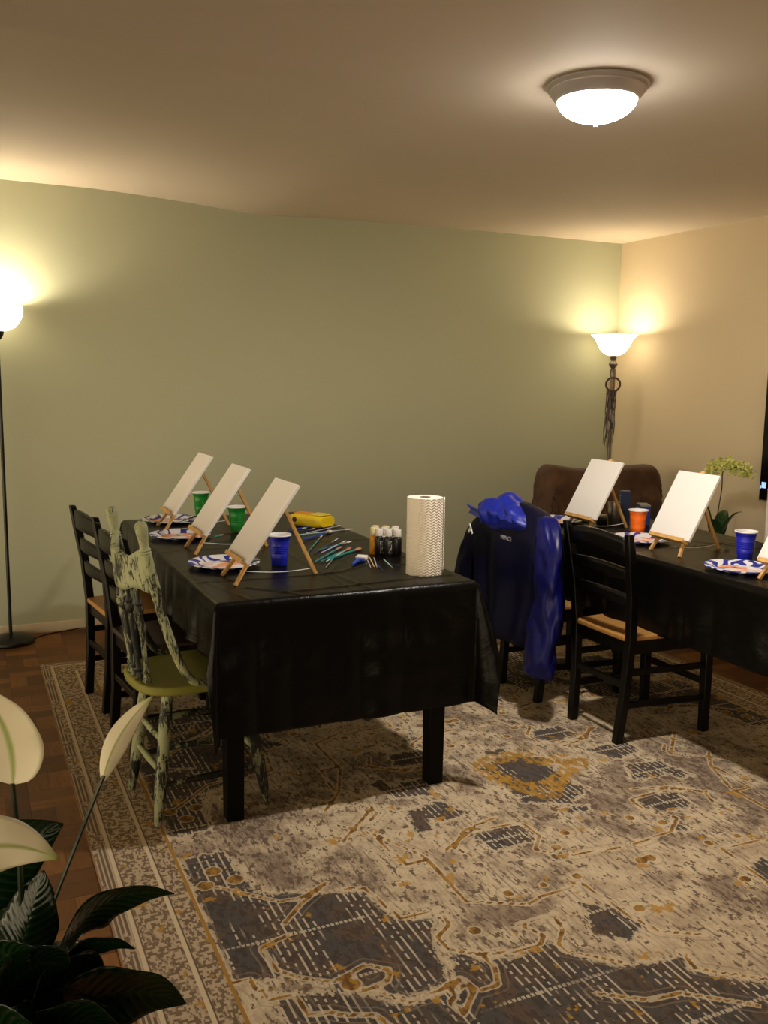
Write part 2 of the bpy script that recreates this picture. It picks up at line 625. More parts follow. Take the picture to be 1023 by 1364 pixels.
YELL = [[(1.75,2.97),(1.86,2.99),(1.96,2.99),(2.02,2.89),(2.12,2.89),(2.17,2.8),(2.06,2.71),(1.94,2.64),(1.87,2.57),(1.81,2.58),(1.77,2.66),(1.71,2.78),(1.71,2.89)]]


def seg_d(P, a, b_):
    a, b_ = np.array(a), np.array(b_)
    ab = b_ - a
    t = np.clip(((P - a) @ ab) / max(1e-9, ab @ ab), 0, 1)
    return np.linalg.norm(P - a - t[:, None] * ab, axis=1)


def poly_sd(P, poly):
    d = np.full(len(P), 9.0)
    ins = np.zeros(len(P), bool)
    n = len(poly)
    for i in range(n):
        a, c = poly[i], poly[(i + 1) % n]
        d = np.minimum(d, seg_d(P, a, c))
        cond = ((a[1] > P[:, 1]) != (c[1] > P[:, 1]))
        with np.errstate(divide='ignore', invalid='ignore'):
            xi = (c[0] - a[0]) * (P[:, 1] - a[1]) / ((c[1] - a[1]) or 1e-9) + a[0]
        ins ^= cond & (P[:, 0] < xi)
    return np.where(ins, -d, d)


gs = 0.014
gx = np.arange(RX0, RX1 + gs / 2, (RX1 - RX0) / round((RX1 - RX0) / gs))
gy = np.arange(RY0, RY1 + gs / 2, (RY1 - RY0) / round((RY1 - RY0) / gs))
GX, GY = np.meshgrid(gx, gy)
P0 = np.stack([GX.ravel(), GY.ravel()], 1)
gold = np.full(len(P0), 9.0); patch = np.full(len(P0), 9.0); yell = np.full(len(P0), 9.0)
for sx in (0, 1):
    for sy in (0, 1):
        P = P0.copy()
        if sx: P[:, 0] = 2 * RCX - P[:, 0]
        if sy: P[:, 1] = 2 * RCY - P[:, 1]
        near = (P[:, 0] < 2.75)
        Q = P[near]
        g = np.full(len(Q), 9.0); p_ = np.full(len(Q), 9.0)
        for L in GOLD:
            for i in range(len(L) - 1):
                g = np.minimum(g, seg_d(Q, L[i], L[i + 1]))
        for (dx, dy, dr) in DOTS:
            g = np.minimum(g, np.maximum(0, np.hypot(Q[:, 0] - dx, Q[:, 1] - dy) - dr + .008))
        for L in PATCH:
            p_ = np.minimum(p_, poly_sd(Q, L))
        gold[near] = np.minimum(gold[near], g)
        patch[near] = np.minimum(patch[near], p_)
        if not sx and not sy:
            for L in YELL:
                yell = np.minimum(yell, poly_sd(P, L))


def mk_rug():
    t = NT('woven_rug')
    co = t.co('Object')
    x, y, z = t.xyz(co)
    HW, HH = (RX1 - RX0) / 2, (RY1 - RY0) / 2
    # woven pixels
    kx, ky = 0.0045, 0.009
    ix, iy = t.ma('FLOOR', t.ma('DIVIDE', x, kx)), t.ma('FLOOR', t.ma('DIVIDE', y, ky))
    pv = t.vec(t.ma('MULTIPLY', ix, kx), t.ma('MULTIPLY', iy, ky))
    wn = t.white(t.vec(ix, iy, 1.0))
    n_s = t.noise(t.map(pv, (1, .5, 1)), 46, 4, .7)
    n_m = t.noise(pv, 9, 3, .6)
    n_l = t.noise(co, 2.2, 2, .5)
    cream, cream2 = (0.62, 0.50, 0.335), (0.48, 0.37, 0.245)
    taupe, grey = (0.215, 0.160, 0.122), (0.088, 0.080, 0.074)
    brown, goldc = (0.070, 0.034, 0.016), (0.44, 0.235, 0.035)
    # field
    base = t.mix(t.step(n_m, .35, .65), cream, cream2)
    hz = t.step(t.ma('ADD', t.ma('MULTIPLY', n_l, .8), t.ma('MULTIPLY', n_m, .4)), .55, .72)
    base = t.mix(t.ma('MULTIPLY', hz, .7), base, taupe)
    spk = t.step(t.ma('ADD', n_s, t.ma('MULTIPLY', t.ma('SUBTRACT', n_l, .5), .25)), .545, .570)
    base = t.mix(t.ma('MULTIPLY', spk, .88), base, t.mix(n_m, brown, (0.17, 0.125, 0.10)))
    fine = t.noise(t.map(pv, (1, .2, 1), loc=(5, 5, 0)), 120, 2, .6)
    base = t.mix(t.ma('MULTIPLY', t.step(fine, .50, .56), t.ma('ADD', .22, t.ma('MULTIPLY', hz, .4))), base, (0.17, 0.115, 0.08))
    # patches of grey pile
    pd = t.ma('ADD', t.attr('patch'), t.ma('MULTIPLY', t.ma('SUBTRACT', n_s, .5), .09))
    pm = t.step(pd, .004, -.004)
    gmot = t.mix(t.step(n_m, .4, .62), grey, (0.130, 0.088, 0.060))
    gmot = t.mix(t.ma('MULTIPLY', t.step(n_s, .50, .54), .6), gmot, (0.055, 0.038, 0.028))
    gmot = t.mix(t.ma('MULTIPLY', wn, .4), gmot, (0.075, 0.063, 0.058))
    # cream hatch threads running along the pile
    hx = t.ma('FRACT', t.ma('DIVIDE', x, .021))
    hl = t.step(t.ma('ABSOLUTE', t.ma('SUBTRACT', hx, .5)),   .17, .11)
    dash = t.step(t.white(t.vec(t.ma('FLOOR', t.ma('DIVIDE', x, .021)), t.ma('FLOOR', t.ma('DIVIDE', y, .012)), 4.0)), .30, .36)
    reg = t.step(t.noise(t.map(co, (1, .22, 1)), 7.5, 3, .6), .46, .51)
    gmot = t.mix(t.ma('MULTIPLY', t.ma('MULTIPLY', hl, dash), reg), gmot, (0.52, 0.44, 0.33))
    hy_ = t.step(t.ma('ABSOLUTE', t.ma('SUBTRACT', t.ma('FRACT', t.ma('DIVIDE', y, .23)), .5)), .030, .018)
    dsh3 = t.step(t.ma('FRACT', t.ma('DIVIDE', x, .013)), .30, .36)
    reg3 = t.step(t.noise(t.map(co, (.35, 1, 1), loc=(9, 3, 0)), 5.0, 2, .5), .46, .5)
    gmot = t.mix(t.ma('MULTIPLY', t.ma('MULTIPLY', hy_, dsh3), reg3), gmot, (0.50, 0.42, 0.31))
    dash2 = t.step(t.white(t.vec(t.ma('FLOOR', t.ma('DIVIDE', x, .021)), t.ma('FLOOR', t.ma('DIVIDE', y, .03)), 9.0)), .5, .55)
    reg2 = t.step(t.noise(t.map(co, (1, .3, 1), loc=(3, 1, 0)), 4.5, 2, .5), .48, .52)
    base = t.mix(t.ma('MULTIPLY', t.ma('MULTIPLY', hl, dash2), t.ma('MULTIPLY', reg2, .65)), base, taupe)
    f = t.mix(pm, base, gmot)
    ring = t.ma('ABSOLUTE', pd)
    f = t.mix(t.ma('MULTIPLY', t.step(ring, .010, .006), .7), f, cream)
    # yellow medallion
    yd = t.ma('ADD', t.attr('yell'), t.ma('MULTIPLY', t.ma('SUBTRACT', n_m, .5), .09))
    yb = t.ma('MULTIPLY', t.step(t.ma('ABSOLUTE', t.ma('ADD', yd, .04)), .048, .036), t.step(n_s, .44, .50))
    f = t.mix(t.ma('MULTIPLY', yb, .9), f, t.mix(t.step(n_m, .35, .6), (0.30, 0.16, 0.03), goldc))
    # gold contour lines with cream edges
    gd = t.ma('ADD', t.attr('gold'), t.ma('MULTIPLY', t.ma('SUBTRACT', n_s, .5), .008))
    fade = t.step(t.noise(t.map(co, loc=(4, 6, 0)), 5.5, 3, .6), .27, .38)
    f = t.mix(t.ma('MULTIPLY', t.step(gd, .0115, .0095), .7), f, cream)
    f = t.mix(t.ma('MULTIPLY', t.step(gd, .0068, .0050), t.ma('ADD', .25, t.ma('MULTIPLY', fade, .7))), f, t.mix(t.step(n_s, .40, .58), (0.13, 0.058, 0.014), (0.36, 0.19, 0.035)))
    # second, fainter contour beside the first
    f = t.mix(t.ma('MULTIPLY', t.step(t.ma('ABSOLUTE', t.ma('SUBTRACT', gd, .026)), .0035, .002), t.ma('MULTIPLY', fade, .45)), f, t.mix(n_m, cream2, brown))
    # scattered gold specks
    gs_ = t.step(t.noise(t.map(pv, loc=(7, 2, 0)), 11, 3, .6), .635, .66)
    f = t.mix(t.ma('MULTIPLY', gs_, .8), f, goldc)
    # border bands
    bx = t.ma('SUBTRACT', HW, t.ma('ABSOLUTE', x))
    by = t.ma('SUBTRACT', HH, t.ma('ABSOLUTE', y))
    bd = t.ma('MINIMUM', bx, by)
    bs = t.mix(t.ma('MULTIPLY', t.step(t.noise(pv, 62, 3, .65), .47, .53), .85), cream2, t.mix(n_m, brown, (0.20, 0.14, 0.09)))
    bs = t.mix(t.step(t.noise(t.map(pv, loc=(2, 8, 0)), 13, 2), .66, .68), bs, (0.40, 0.225, 0.05))
    st = t.ma('FRACT', t.ma('DIVIDE', bd, .0125))
    sl = t.step(t.ma('ABSOLUTE', t.ma('SUBTRACT', st, .5)), .16, .24)
    ob = t.mix(sl, cream2, (0.17, 0.12, 0.085))
    blk = t.step(t.noise(t.map(pv, (1, .5, 1), loc=(1, 4, 0)), 9, 2), .52, .55)
    ob = t.mix(blk, ob, bs)
    o = t.mix(t.step(bd, .046, .048), ob, cream)
    o = t.mix(t.step(bd, .058, .060), o, (0.16, 0.11, 0.07))
    o = t.mix(t.step(bd, .062, .064), o, bs)
    o = t.mix(t.step(bd, .154, .156), o, cream)
    o = t.mix(t.step(bd, .166, .168), o, (0.13, 0.09, 0.06))
    o = t.mix(t.step(bd, .170, .172), o, bs)
    o = t.mix(t.step(bd, .224, .226), o, (0.36, 0.195, 0.045))
    o = t.mix(t.step(bd, .234, .236), o, f)
    o = t.mix(t.step(bd, .005, .004), o, (0.30, 0.18, 0.10))
    t.bump(t.ma('ADD', t.ma('MULTIPLY', wn, .5), n_s), .35, .004)
    return t.out(o, .9, 0, .1)


b = MB()
nxr, nyr = len(gx) - 1, len(gy) - 1
b.v = [Vector((px - RCX, py - RCY, RT)) for px, py in P0]
w = nxr + 1
b.f = [(j * w + i, j * w + i + 1, (j + 1) * w + i + 1, (j + 1) * w + i) for j in range(nyr) for i in range(nxr)]
b.mi = [0] * len(b.f)
rug = b.build('area_rug', mk_rug(), solid=RT - .0005, soff=-1, smooth=False, fixn=False)
rug.location = (RCX, RCY, 0)
for nm, arr in (('gold', gold), ('patch', patch), ('yell', yell)):
    a = rug.data.attributes.new(nm, 'FLOAT', 'POINT')
    a.data.foreach_set('value', np.minimum(arr, 9.0).astype(np.float32))
tag(rug, 'large worn cream, grey and gold patterned area rug under both tables', 'rug')

# ------------------------------------------------------------------ lamps
def ceiling_light():
    t = thing('ceiling_light', 'lit round dome ceiling light with pewter rim', 'ceiling light', (1.963, 2.658, 2.44))
    b = MB()
    b.lathe([(0.0, -.001), (.150, -.001), (.165, -.004), (.168, -.010), (.163, -.016), (.156, -.019), (.158, -.024), (.152, -.032),
             (.140, -.048), (.134, -.054), (.130, -.055), (.128, -.050), (.13, -.03), (.0, -.02)], 48)
    b.build('rim', M_nickel, t, angle=30)
    b = MB()
    pr = [(.129, -.048)]
    for i in range(1, 13):
        a = i / 12 * PI / 2
        pr.append((max(.002, .131 * math.cos(a)), -.048 - .072 * math.sin(a)))
    b.lathe(pr, 40, cap1=True)
    b.build('glass_dome', M_dome, t)
    b = MB()
    b.lathe([(.003, -.116), (.010, -.120), (.010, -.123), (.005, -.126), (.007, -.129), (.006, -.133), (.001, -.136)], 16, cap1=True)
    b.build('finial', M_nickel, t)
    return t


def disk(name, loc, power, size, parent, col):
    l = bpy.data.lights.new(name, 'AREA')
    l.shape = 'DISK'
    l.size = size
    l.energy = power
    l.color = col
    o = bpy.data.objects.new(name, l)
    COL.objects.link(o)
    o.parent = parent
    o.location = loc
    return o


disk('lamp_bulb', (0, 0, -.1215), DOME_BULB, .10, ceiling_light(), DOME_COL)


def point(name, loc, power, radius, parent, col=WARM):
    l = bpy.data.lights.new(name, 'POINT')
    l.energy = power
    l.color = col
    l.shadow_soft_size = radius
    o = bpy.data.objects.new(name, l)
    COL.objects.link(o)
    o.parent = parent
    o.location = loc
    return o


# corner torchiere: flared bell shade
t = thing('floor_lamp', 'lit bronze torchiere lamp with white bell shade in the corner', 'floor lamp', (4.11, 5.25, 0))
b = MB()
b.lathe([(.0, .0), (.135, .0), (.138, .008), (.13, .018), (.09, .028), (.03, .04), (.014, .055), (.0, .056)], 36)
b.build('base', M_bronze, t)
b = MB()
b.lathe([(.0125, .05), (.0125, 1.18)], 16)
b.lathe([(.0125, 1.18), (.016, 1.19), (.013, 1.22), (.017, 1.40), (.021, 1.53), (.019, 1.55), (.012, 1.56)], 16)
b.lathe([(.012, 1.56), (.026, 1.575), (.030, 1.59), (.024, 1.60), (.016, 1.61), (.022, 1.63), (.034, 1.645), (.0, 1.65)], 20)
b.build('pole', M_bronze, t)
b = MB()
b.lathe([(.03, 1.647), (.050, 1.652), (.075, 1.667), (.094, 1.690), (.110, 1.722), (.128, 1.757), (.146, 1.776), (.156, 1.782),
         (.156, 1.786), (.145, 1.782), (.126, 1.762), (.106, 1.724), (.090, 1.694), (.072, 1.672), (.049, 1.657), (.0, 1.652)], 44)
b.build('lamp_shade', M_shade, t)
point('lamp_bulb', (0, 0, 1.745), CORNER_BULB, .03, t)

# dream catcher hanging from its switch
random.seed(4)
dc = thing('dream_catcher', 'brown hoop dream catcher with long dark fringe hung on the corner lamp', 'dream catcher', (4.082, 5.205, 1.545))
hoop_n = Vector((-.62, -.78, 0)).normalized()
hoop_s = Vector((.78, -.62, 0)).normalized()
hc = Vector((0, 0, -.095))
hr = .047
b = MB()
b.tube([hc + hr * (hoop_s * math.cos(a) + Vector((0, 0, 1)) * math.sin(a)) for a in [2 * PI * k / 28 for k in range(29)]], .0072, 8, cap=False)
b.build('hoop', simple('brown_leather', (0.045, 0.022, 0.008), .7), dc)
b = MB()
for k in range(8):
    a = 2 * PI * k / 8
    b.tube([hc + .008 * (hoop_s * math.cos(a + .8) + Vector((0, 0, 1)) * math.sin(a + .8)),
            hc + hr * (hoop_s * math.cos(a) + Vector((0, 0, 1)) * math.sin(a))], .0011, 5)
    for rr in (.018, .032):
        b.tube([hc + rr * (hoop_s * math.cos(a) + Vector((0, 0, 1)) * math.sin(a)),
                hc + rr * (hoop_s * math.cos(a + PI / 4) + Vector((0, 0, 1)) * math.sin(a + PI / 4))], .0011, 5)
b.lathe([(.0, .004), (.007, .002), (.008, 0), (.007, -.002), (.0, -.004)], 10, M=Matrix.Translation(hc))
b.build('web', simple('tan_thread', (0.35, 0.22, 0.09), .8), dc)
b = MB()
b.tube([hc + Vector((0, 0, hr)) + hoop_s * .004, hoop_s * .018 + Vector((0, 0, .03)), hoop_s * .004 + Vector((.02, .03, .05))], .0015, 6)
b.build('hanging_loop', M_bronze, dc)
for kk, (colr, cnt) in enumerate((((0.028, 0.022, 0.024), 26), ((0.14, 0.11, 0.09), 20))):
    b = MB()
    for k in range(cnt):
        s = random.uniform(-.040, .030)
        top = hc + Vector((0, 0, -hr * math.sqrt(max(.05, 1 - (s / .047) ** 2)))) + hoop_s * s + hoop_n * random.uniform(-.004, .006)
        L = random.uniform(.20, .40)
        pts = [top + Vector((0, 0, -L * q)) + hoop_s * (random.uniform(-.006, .006) - .012 * q) + hoop_n * random.uniform(-.003, .004) for q in (0, .25, .5, .75, 1)]
        b.tube(pts, [random.uniform(.0012, .0026)] * 5, 5, flat=.6)
    o = b.build('fringe', simple('fringe_yarn', colr, .85), dc)
    if kk: o['label'] = 'pale taupe fringe strands'
b = MB()
for s, zz in ((-.005, -.22), (.012, -.25), (-.018, -.30)):
    c = hc + hoop_s * s + Vector((0, 0, zz + .05)) + hoop_n * .006
    b.grid(lambda u, v: c + hoop_s * ((u - .5) * .022 * math.sin(PI * min(1, v * .9 + .08))) + Vector((0, 0, -.07 * v)), 4, 8)
b.build('feather', simple('grey_feather', (0.25, 0.20, 0.18), .8), dc, solid=.001)

# left torchiere: rounded bowl shade, slim black pole
t = thing('floor_lamp', 'lit slim black torchiere lamp by the green wall at left', 'floor lamp', (0.19, 5.362, 0))
b = MB()
b.lathe([(.0, .0), (.122, .0), (.126, .008), (.122, .020), (.10, .032), (.05, .042), (.016, .05), (.0, .05)], 40)
b.build('base', M_lampblk, t)
b = MB()
b.lathe([(.0095, .045), (.0095, 1.66)], 14)
b.lathe([(.0095, 1.64), (.022, 1.652), (.03, 1.668), (.035, 1.69), (.0, 1.691)], 18)
b.build('pole', M_lampblk, t)
b = MB()
b.lathe([(.03, 1.688), (.06, 1.694), (.090, 1.710), (.113, 1.737), (.127, 1.768), (.132, 1.80), (.132, 1.822), (.128, 1.822), (.127, 1.80),
         (.121, 1.770), (.108, 1.742), (.087, 1.716), (.058, 1.700), (.0, 1.695)], 44)
b.build('lamp_shade', M_shade_l, t)
point('lamp_bulb', (0, 0, 1.775), LEFT_BULB, .03, t)
b = MB()
pts = [(.1, -.0, .006), (.16, .06, .005), (.25, .105, .005), (.40, .118, .012), (.60, .112, .006), (.9, .125, .005), (1.4, .12, .005)]
b.tube(smooth_path(pts, 6), .0035, 6)
b.build('power_cord', M_lampblk, t)

# ------------------------------------------------------------------ tables and cloths
ZT = 0.752
Z0 = RT


def table(label, x0, x1, y0, y1, legs, lw):
    t = thing('dining_table', label, 'table', ((x0 + x1) / 2, (y0 + y1) / 2, Z0))
    cx, cy = (x0 + x1) / 2, (y0 + y1) / 2
    b = MB(); b.box((0, 0, ZT - Z0 - .021), (x1 - x0 - .012, y1 - y0 - .012, .032))
    b.build('table_top', M_tableleg, t, bevel=.006)
    lx0, lx1, ly0, ly1 = legs
    b = MB()
    zc = ZT - Z0 - .037 - .045
    for yy in (ly0, ly1):
        b.box(((lx0 + lx1) / 2 - cx, yy - cy, zc), (lx1 - lx0, .022, .09))
    for xx in (lx0, lx1):
        b.box((xx - cx, (ly0 + ly1) / 2 - cy, zc), (.022, ly1 - ly0, .09))
    b.build('apron', M_tableleg, t)
    for xx in (lx0, lx1):
        for yy in (ly0, ly1):
            b = MB()
            b.bar((xx - cx, yy - cy, 0), (xx - cx, yy - cy, ZT - Z0 - .037), lw * .86, lw * .86, lw, lw, side=(0, 1, 0))
            b.build('leg', M_tableleg, t, bevel=.004)
    return t


def tablecloth(label, x0, x1, y0, y1, ox, oy, seed, flare, creases):
    nu, nv = 170, 300
    ou, ov = ox, oy

    def fn(a, c):
        u = x0 - ou + a * (x1 - x0 + 2 * ou)
        v = y0 - ov + c * (y1 - y0 + 2 * ov)
        dx = max(x0 - u, u - x1, 0.0); dy = max(y0 - v, v - y1, 0.0)
        sx = -1 if u < x0 else 1
        sy = -1 if v < y0 else 1
        px, py = min(max(u, x0), x1), min(max(v, y0), y1)
        r = math.hypot(dx, dy)
        z = ZT
        # wrinkles and packing folds on the flat top
        ein = min(px - x0, x1 - px, py - y0, y1 - py)
        wr = .0022 * (nz(u * 3.1, v * 1.7, seed) + .6 * nz(u * 9, v * 5, seed + 3))
        for (p, q, h, wd) in creases:
            pv, qv = Vector(p), Vector(q)
            w_ = Vector((u, v))
            d_ = qv - pv
            tt = max(0, min(1, (w_ - pv).dot(d_) / d_.length_squared))
            dist = (w_ - pv - d_ * tt).length
            wr += h * 1.15 * math.exp(-abs(dist / wd) ** 1.5)
        if r <= 0:
            e = math.exp(-ein / .012)
            return (px, py, z + .0015 + wr * (1 - e) - .0015 * e + .0012 * e * nz(px * 40, py * 40, seed))
        phi = math.atan2(dy, dx)
        dirx, diry = math.cos(phi), math.sin(phi)
        if dy <= 0:
            dirx, diry = 1, 0
        if dx <= 0:
            dirx, diry = 0, 1
        k = min(1, r / .22)
        key = 'fl' if (sx < 0 and sy < 0) else 'fr' if (sy < 0) else 'b'
        fl = flare[key] * math.sin(2 * phi) if dx > 0 and dy > 0 else 0
        along = py if dy <= 0 else px
        wave = .010 * math.sin(along * 17 + seed) + .007 * math.sin(along * 31 + 2 * seed) + .018 * nz(along * 4.2, z * 3, seed + 9)
        cdist = max(0, min(1, min(abs(px - x0), abs(px - x1)) / .15)) if dx <= 0 else max(0, min(1, min(abs(py - y0), abs(py - y1)) / .15))
        off = .010 * min(1, r / .02) + r * fl + k * (abs(wave) * .9 * (.4 + .6 * cdist) + .006)
        off += .006 * nz(u * 12, v * 12, seed + r * 9) * k
        off = max(.004 * min(1, r / .02), off)
        off = min(off, r * .9)
        drop = math.sqrt(max(0, r * r - off * off))
        return (px + sx * dirx * off, py + sy * diry * off, z - drop)

    b = MB(); b.grid(fn, nu, nv)
    o = b.build('tablecloth', M_cloth, solid=.0012, soff=1, angle=70)
    return tag(o, label, 'tablecloth')


LX0, LX1, LY0, LY1 = 0.712, 1.655, 2.835, 4.70
table('black square-legged dining table under the left cloth with the paper towel roll', LX0, LX1, LY0, LY1, (.768, 1.515, 2.868, 4.64), .067)
cre = [((.95, 2.9), (1.62, 2.95), .004, .008), ((.72, 3.15), (1.22, 3.13), .003, .008), ((1.22, 3.13), (1.62, 3.35), .004, .010), ((1.0, 2.85), (.86, 3.02), .004, .006),
       ((1.2, 3.13), (1.45, 3.5), .003, .01), ((1.25, 2.84), (1.22, 3.1), .003, .007), ((.72, 3.3), (.82, 2.85), .003, .008), ((1.19, 2.84), (1.19, 4.7), .002, .006), ((1.5, 3.2), (1.64, 3.15), .004, .01),
       ((1.42, 2.84), (1.55, 3.1), .003, .007), ((.72, 3.77), (1.65, 3.77), .002, .006)]
tablecloth('black plastic tablecloth under three tan-lit canvases and paper towel roll', LX0, LX1, LY0, LY1, .195, .445, 1.3, dict(fl=.16, fr=.27, b=.2), cre)

QX0, QX1, QY0, QY1 = 2.555, 3.295, 2.22, 4.05
table('table at right edge of the picture hidden under black plastic', QX0, QX1, QY0, QY1, (2.66, 3.19, 2.34, 3.93), .045)
cre2 = [((2.56, 3.1), (3.29, 3.1), .003, .008), ((2.95, 2.95), (3.25, 3.3), .004, .008), ((2.92, 2.25), (2.92, 4.0), .002, .006), ((3.0, 3.2), (3.2, 2.9), .004, .01),
        ((2.56, 3.6), (3.29, 3.62), .002, .006), ((2.7, 2.75), (3.0, 3.0), .003, .008)]
tablecloth('black plastic tablecloth under white canvases and the orange cup', QX0, QX1, QY0, QY1, .302, .43, 5.1, dict(fl=.25, fr=.3, b=.2), cre2)

# ------------------------------------------------------------------ black ladder-back chairs
def black_chair(label, loc, rz):
    t = thing('ladder_back_chair', label, 'chair', loc, rz, None)
    zs = [0, .20, .44, .62, .78, .875]
    cx = [-.004, .012, .018, .004, -.022, -.040]
    hy = [.150, .160, .175, .185, .195, .200]
    for s in (-1, 1):
        b = MB()
        P = [Vector((x, s * y, z)) for x, y, z in zip(cx, hy, zs)]
        for i in range(len(P) - 1):
            pass
        vs, fs = [], []
        for i, p in enumerate(P):
            w, d = (.034, .036)
            if i == len(P) - 1: w, d = .030, .026
            for a, c in ((-1, -1), (1, -1), (1, 1), (-1, 1)):
                vs.append(p + Vector((a * d / 2, c * w / 2, 0)))
        for i in range(len(P) - 1):
            for k in range(4):
                k2 = (k + 1) % 4
                fs.append((i * 4 + k, i * 4 + k2, i * 4 + 4 + k2, i * 4 + 4 + k))
        fs += [(3, 2, 1, 0), tuple(range(len(vs) - 4, len(vs)))]
        b.add(vs, fs)
        b.build('back_post', M_black, t, bevel=.004, angle=30)
        b = MB(); b.bar((.425, s * .185, 0), (.42, s * .185, .43), .034, .034, .040, .040, side=(0, 1, 0))
        b.build('front_leg', M_black, t, bevel=.004)
        b = MB()
        for z in (.30, .16):
            x_r = float(np.interp(z, zs, cx)); y_r = float(np.interp(z, zs, hy))
            b.bar((x_r, s * y_r, z), (.422, s * .185, z - .01), .018, .026, side=(0, 1, 0))
        b.build('side_stretcher', M_black, t, bevel=.003)
    b = MB(); b.bar((.010, -.16, .245), (.010, .16, .245), .016, .028, side=(1, 0, 0))
    b.build('rear_stretcher', M_black, t, bevel=.003)
    b = MB(); b.bar((.423, -.18, .215), (.423, .18, .215), .016, .028, side=(1, 0, 0))
    b.build('front_stretcher', M_black, t, bevel=.003)
    for (z, h, arch) in ((.815, .070, .022), (.705, .048, .014), (.600, .044, .012)):
        b = MB()
        xb = float(np.interp(z, zs, cx)); yb = float(np.interp(z, zs, hy)) - .010

        def fn(u, v, z=z, h=h, arch=arch, xb=xb, yb=yb):
            y = -yb + 2 * yb * u
            k = 1 - (2 * u - 1) ** 2
            return (xb - .020 * k - .06 * (v - .5) * h, y, z - h / 2 + h * v + arch * k * (.35 + .65 * v))
        b.grid(fn, 14, 3)
        b.build('back_slat', M_black, t, solid=.014, angle=50)
    # woven-look wooden seat with rounded front
    b = MB()
    outl = []
    for k in range(13):
        a = k / 12
        y = -.205 + .41 * a
        outl.append((.445 + .012 * (1 - (2 * a - 1) ** 2), y, .428))
    outl += [(.02, .172, .428), (.0, .15, .428), (.0, -.15, .428), (.02, -.172, .428)]
    b.prism(outl, (0, 0, .022))
    b.build('seat', M_seat, t, bevel=.007, seg=3)
    b = MB()
    b.bar((.02, -.16, .402), (.02, .16, .402), .016, .05, side=(1, 0, 0))
    b.bar((.42, -.18, .402), (.42, .18, .402), .016, .05, side=(1, 0, 0))
    for s in (-1, 1):
        b.bar((.02, s * .172, .402), (.42, s * .185, .402), .016, .05, side=(0, 1, 0))
    b.build('seat_rail', M_black, t)
    return t


GC = 'black ladder-back chairs at the two tables'
M_shadeseat = simple('shade_tinted_seat', (0.022, 0.007, 0.004), .5, var=.2)  # seat colour darkened to carry the shade beside the table
c0 = black_chair('black ladder-back chair farthest back on the left, nearest the green wall', (.502, 4.186, Z0), R(7))
c0['group'] = GC
c1 = dup(c0, (.532, 3.63, Z0), R(6), 'black ladder-back chair with shade-darkened seat directly behind the green press-back chair', GC)
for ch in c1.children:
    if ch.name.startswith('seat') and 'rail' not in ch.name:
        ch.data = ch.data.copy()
        ch.data.materials[0] = M_shadeseat
dup(c0, (2.380, 3.046, Z0), R(1), 'black ladder-back chair with bare back and tan seat, nearest on the right', GC)
dup(c0, (2.352, 3.585, Z0), R(1), 'black ladder-back chair with the blue jacket hung over it', GC)


# ------------------------------------------------------------------ green press-back chair
def turned(p, q, prof, n=14):
    """lathe-like turned rod from p to q; prof = [(t, radius)]"""
    p, q = Vector(p), Vector(q)
    return [p.lerp(q, t) for t, r in prof], [r for t, r in prof]


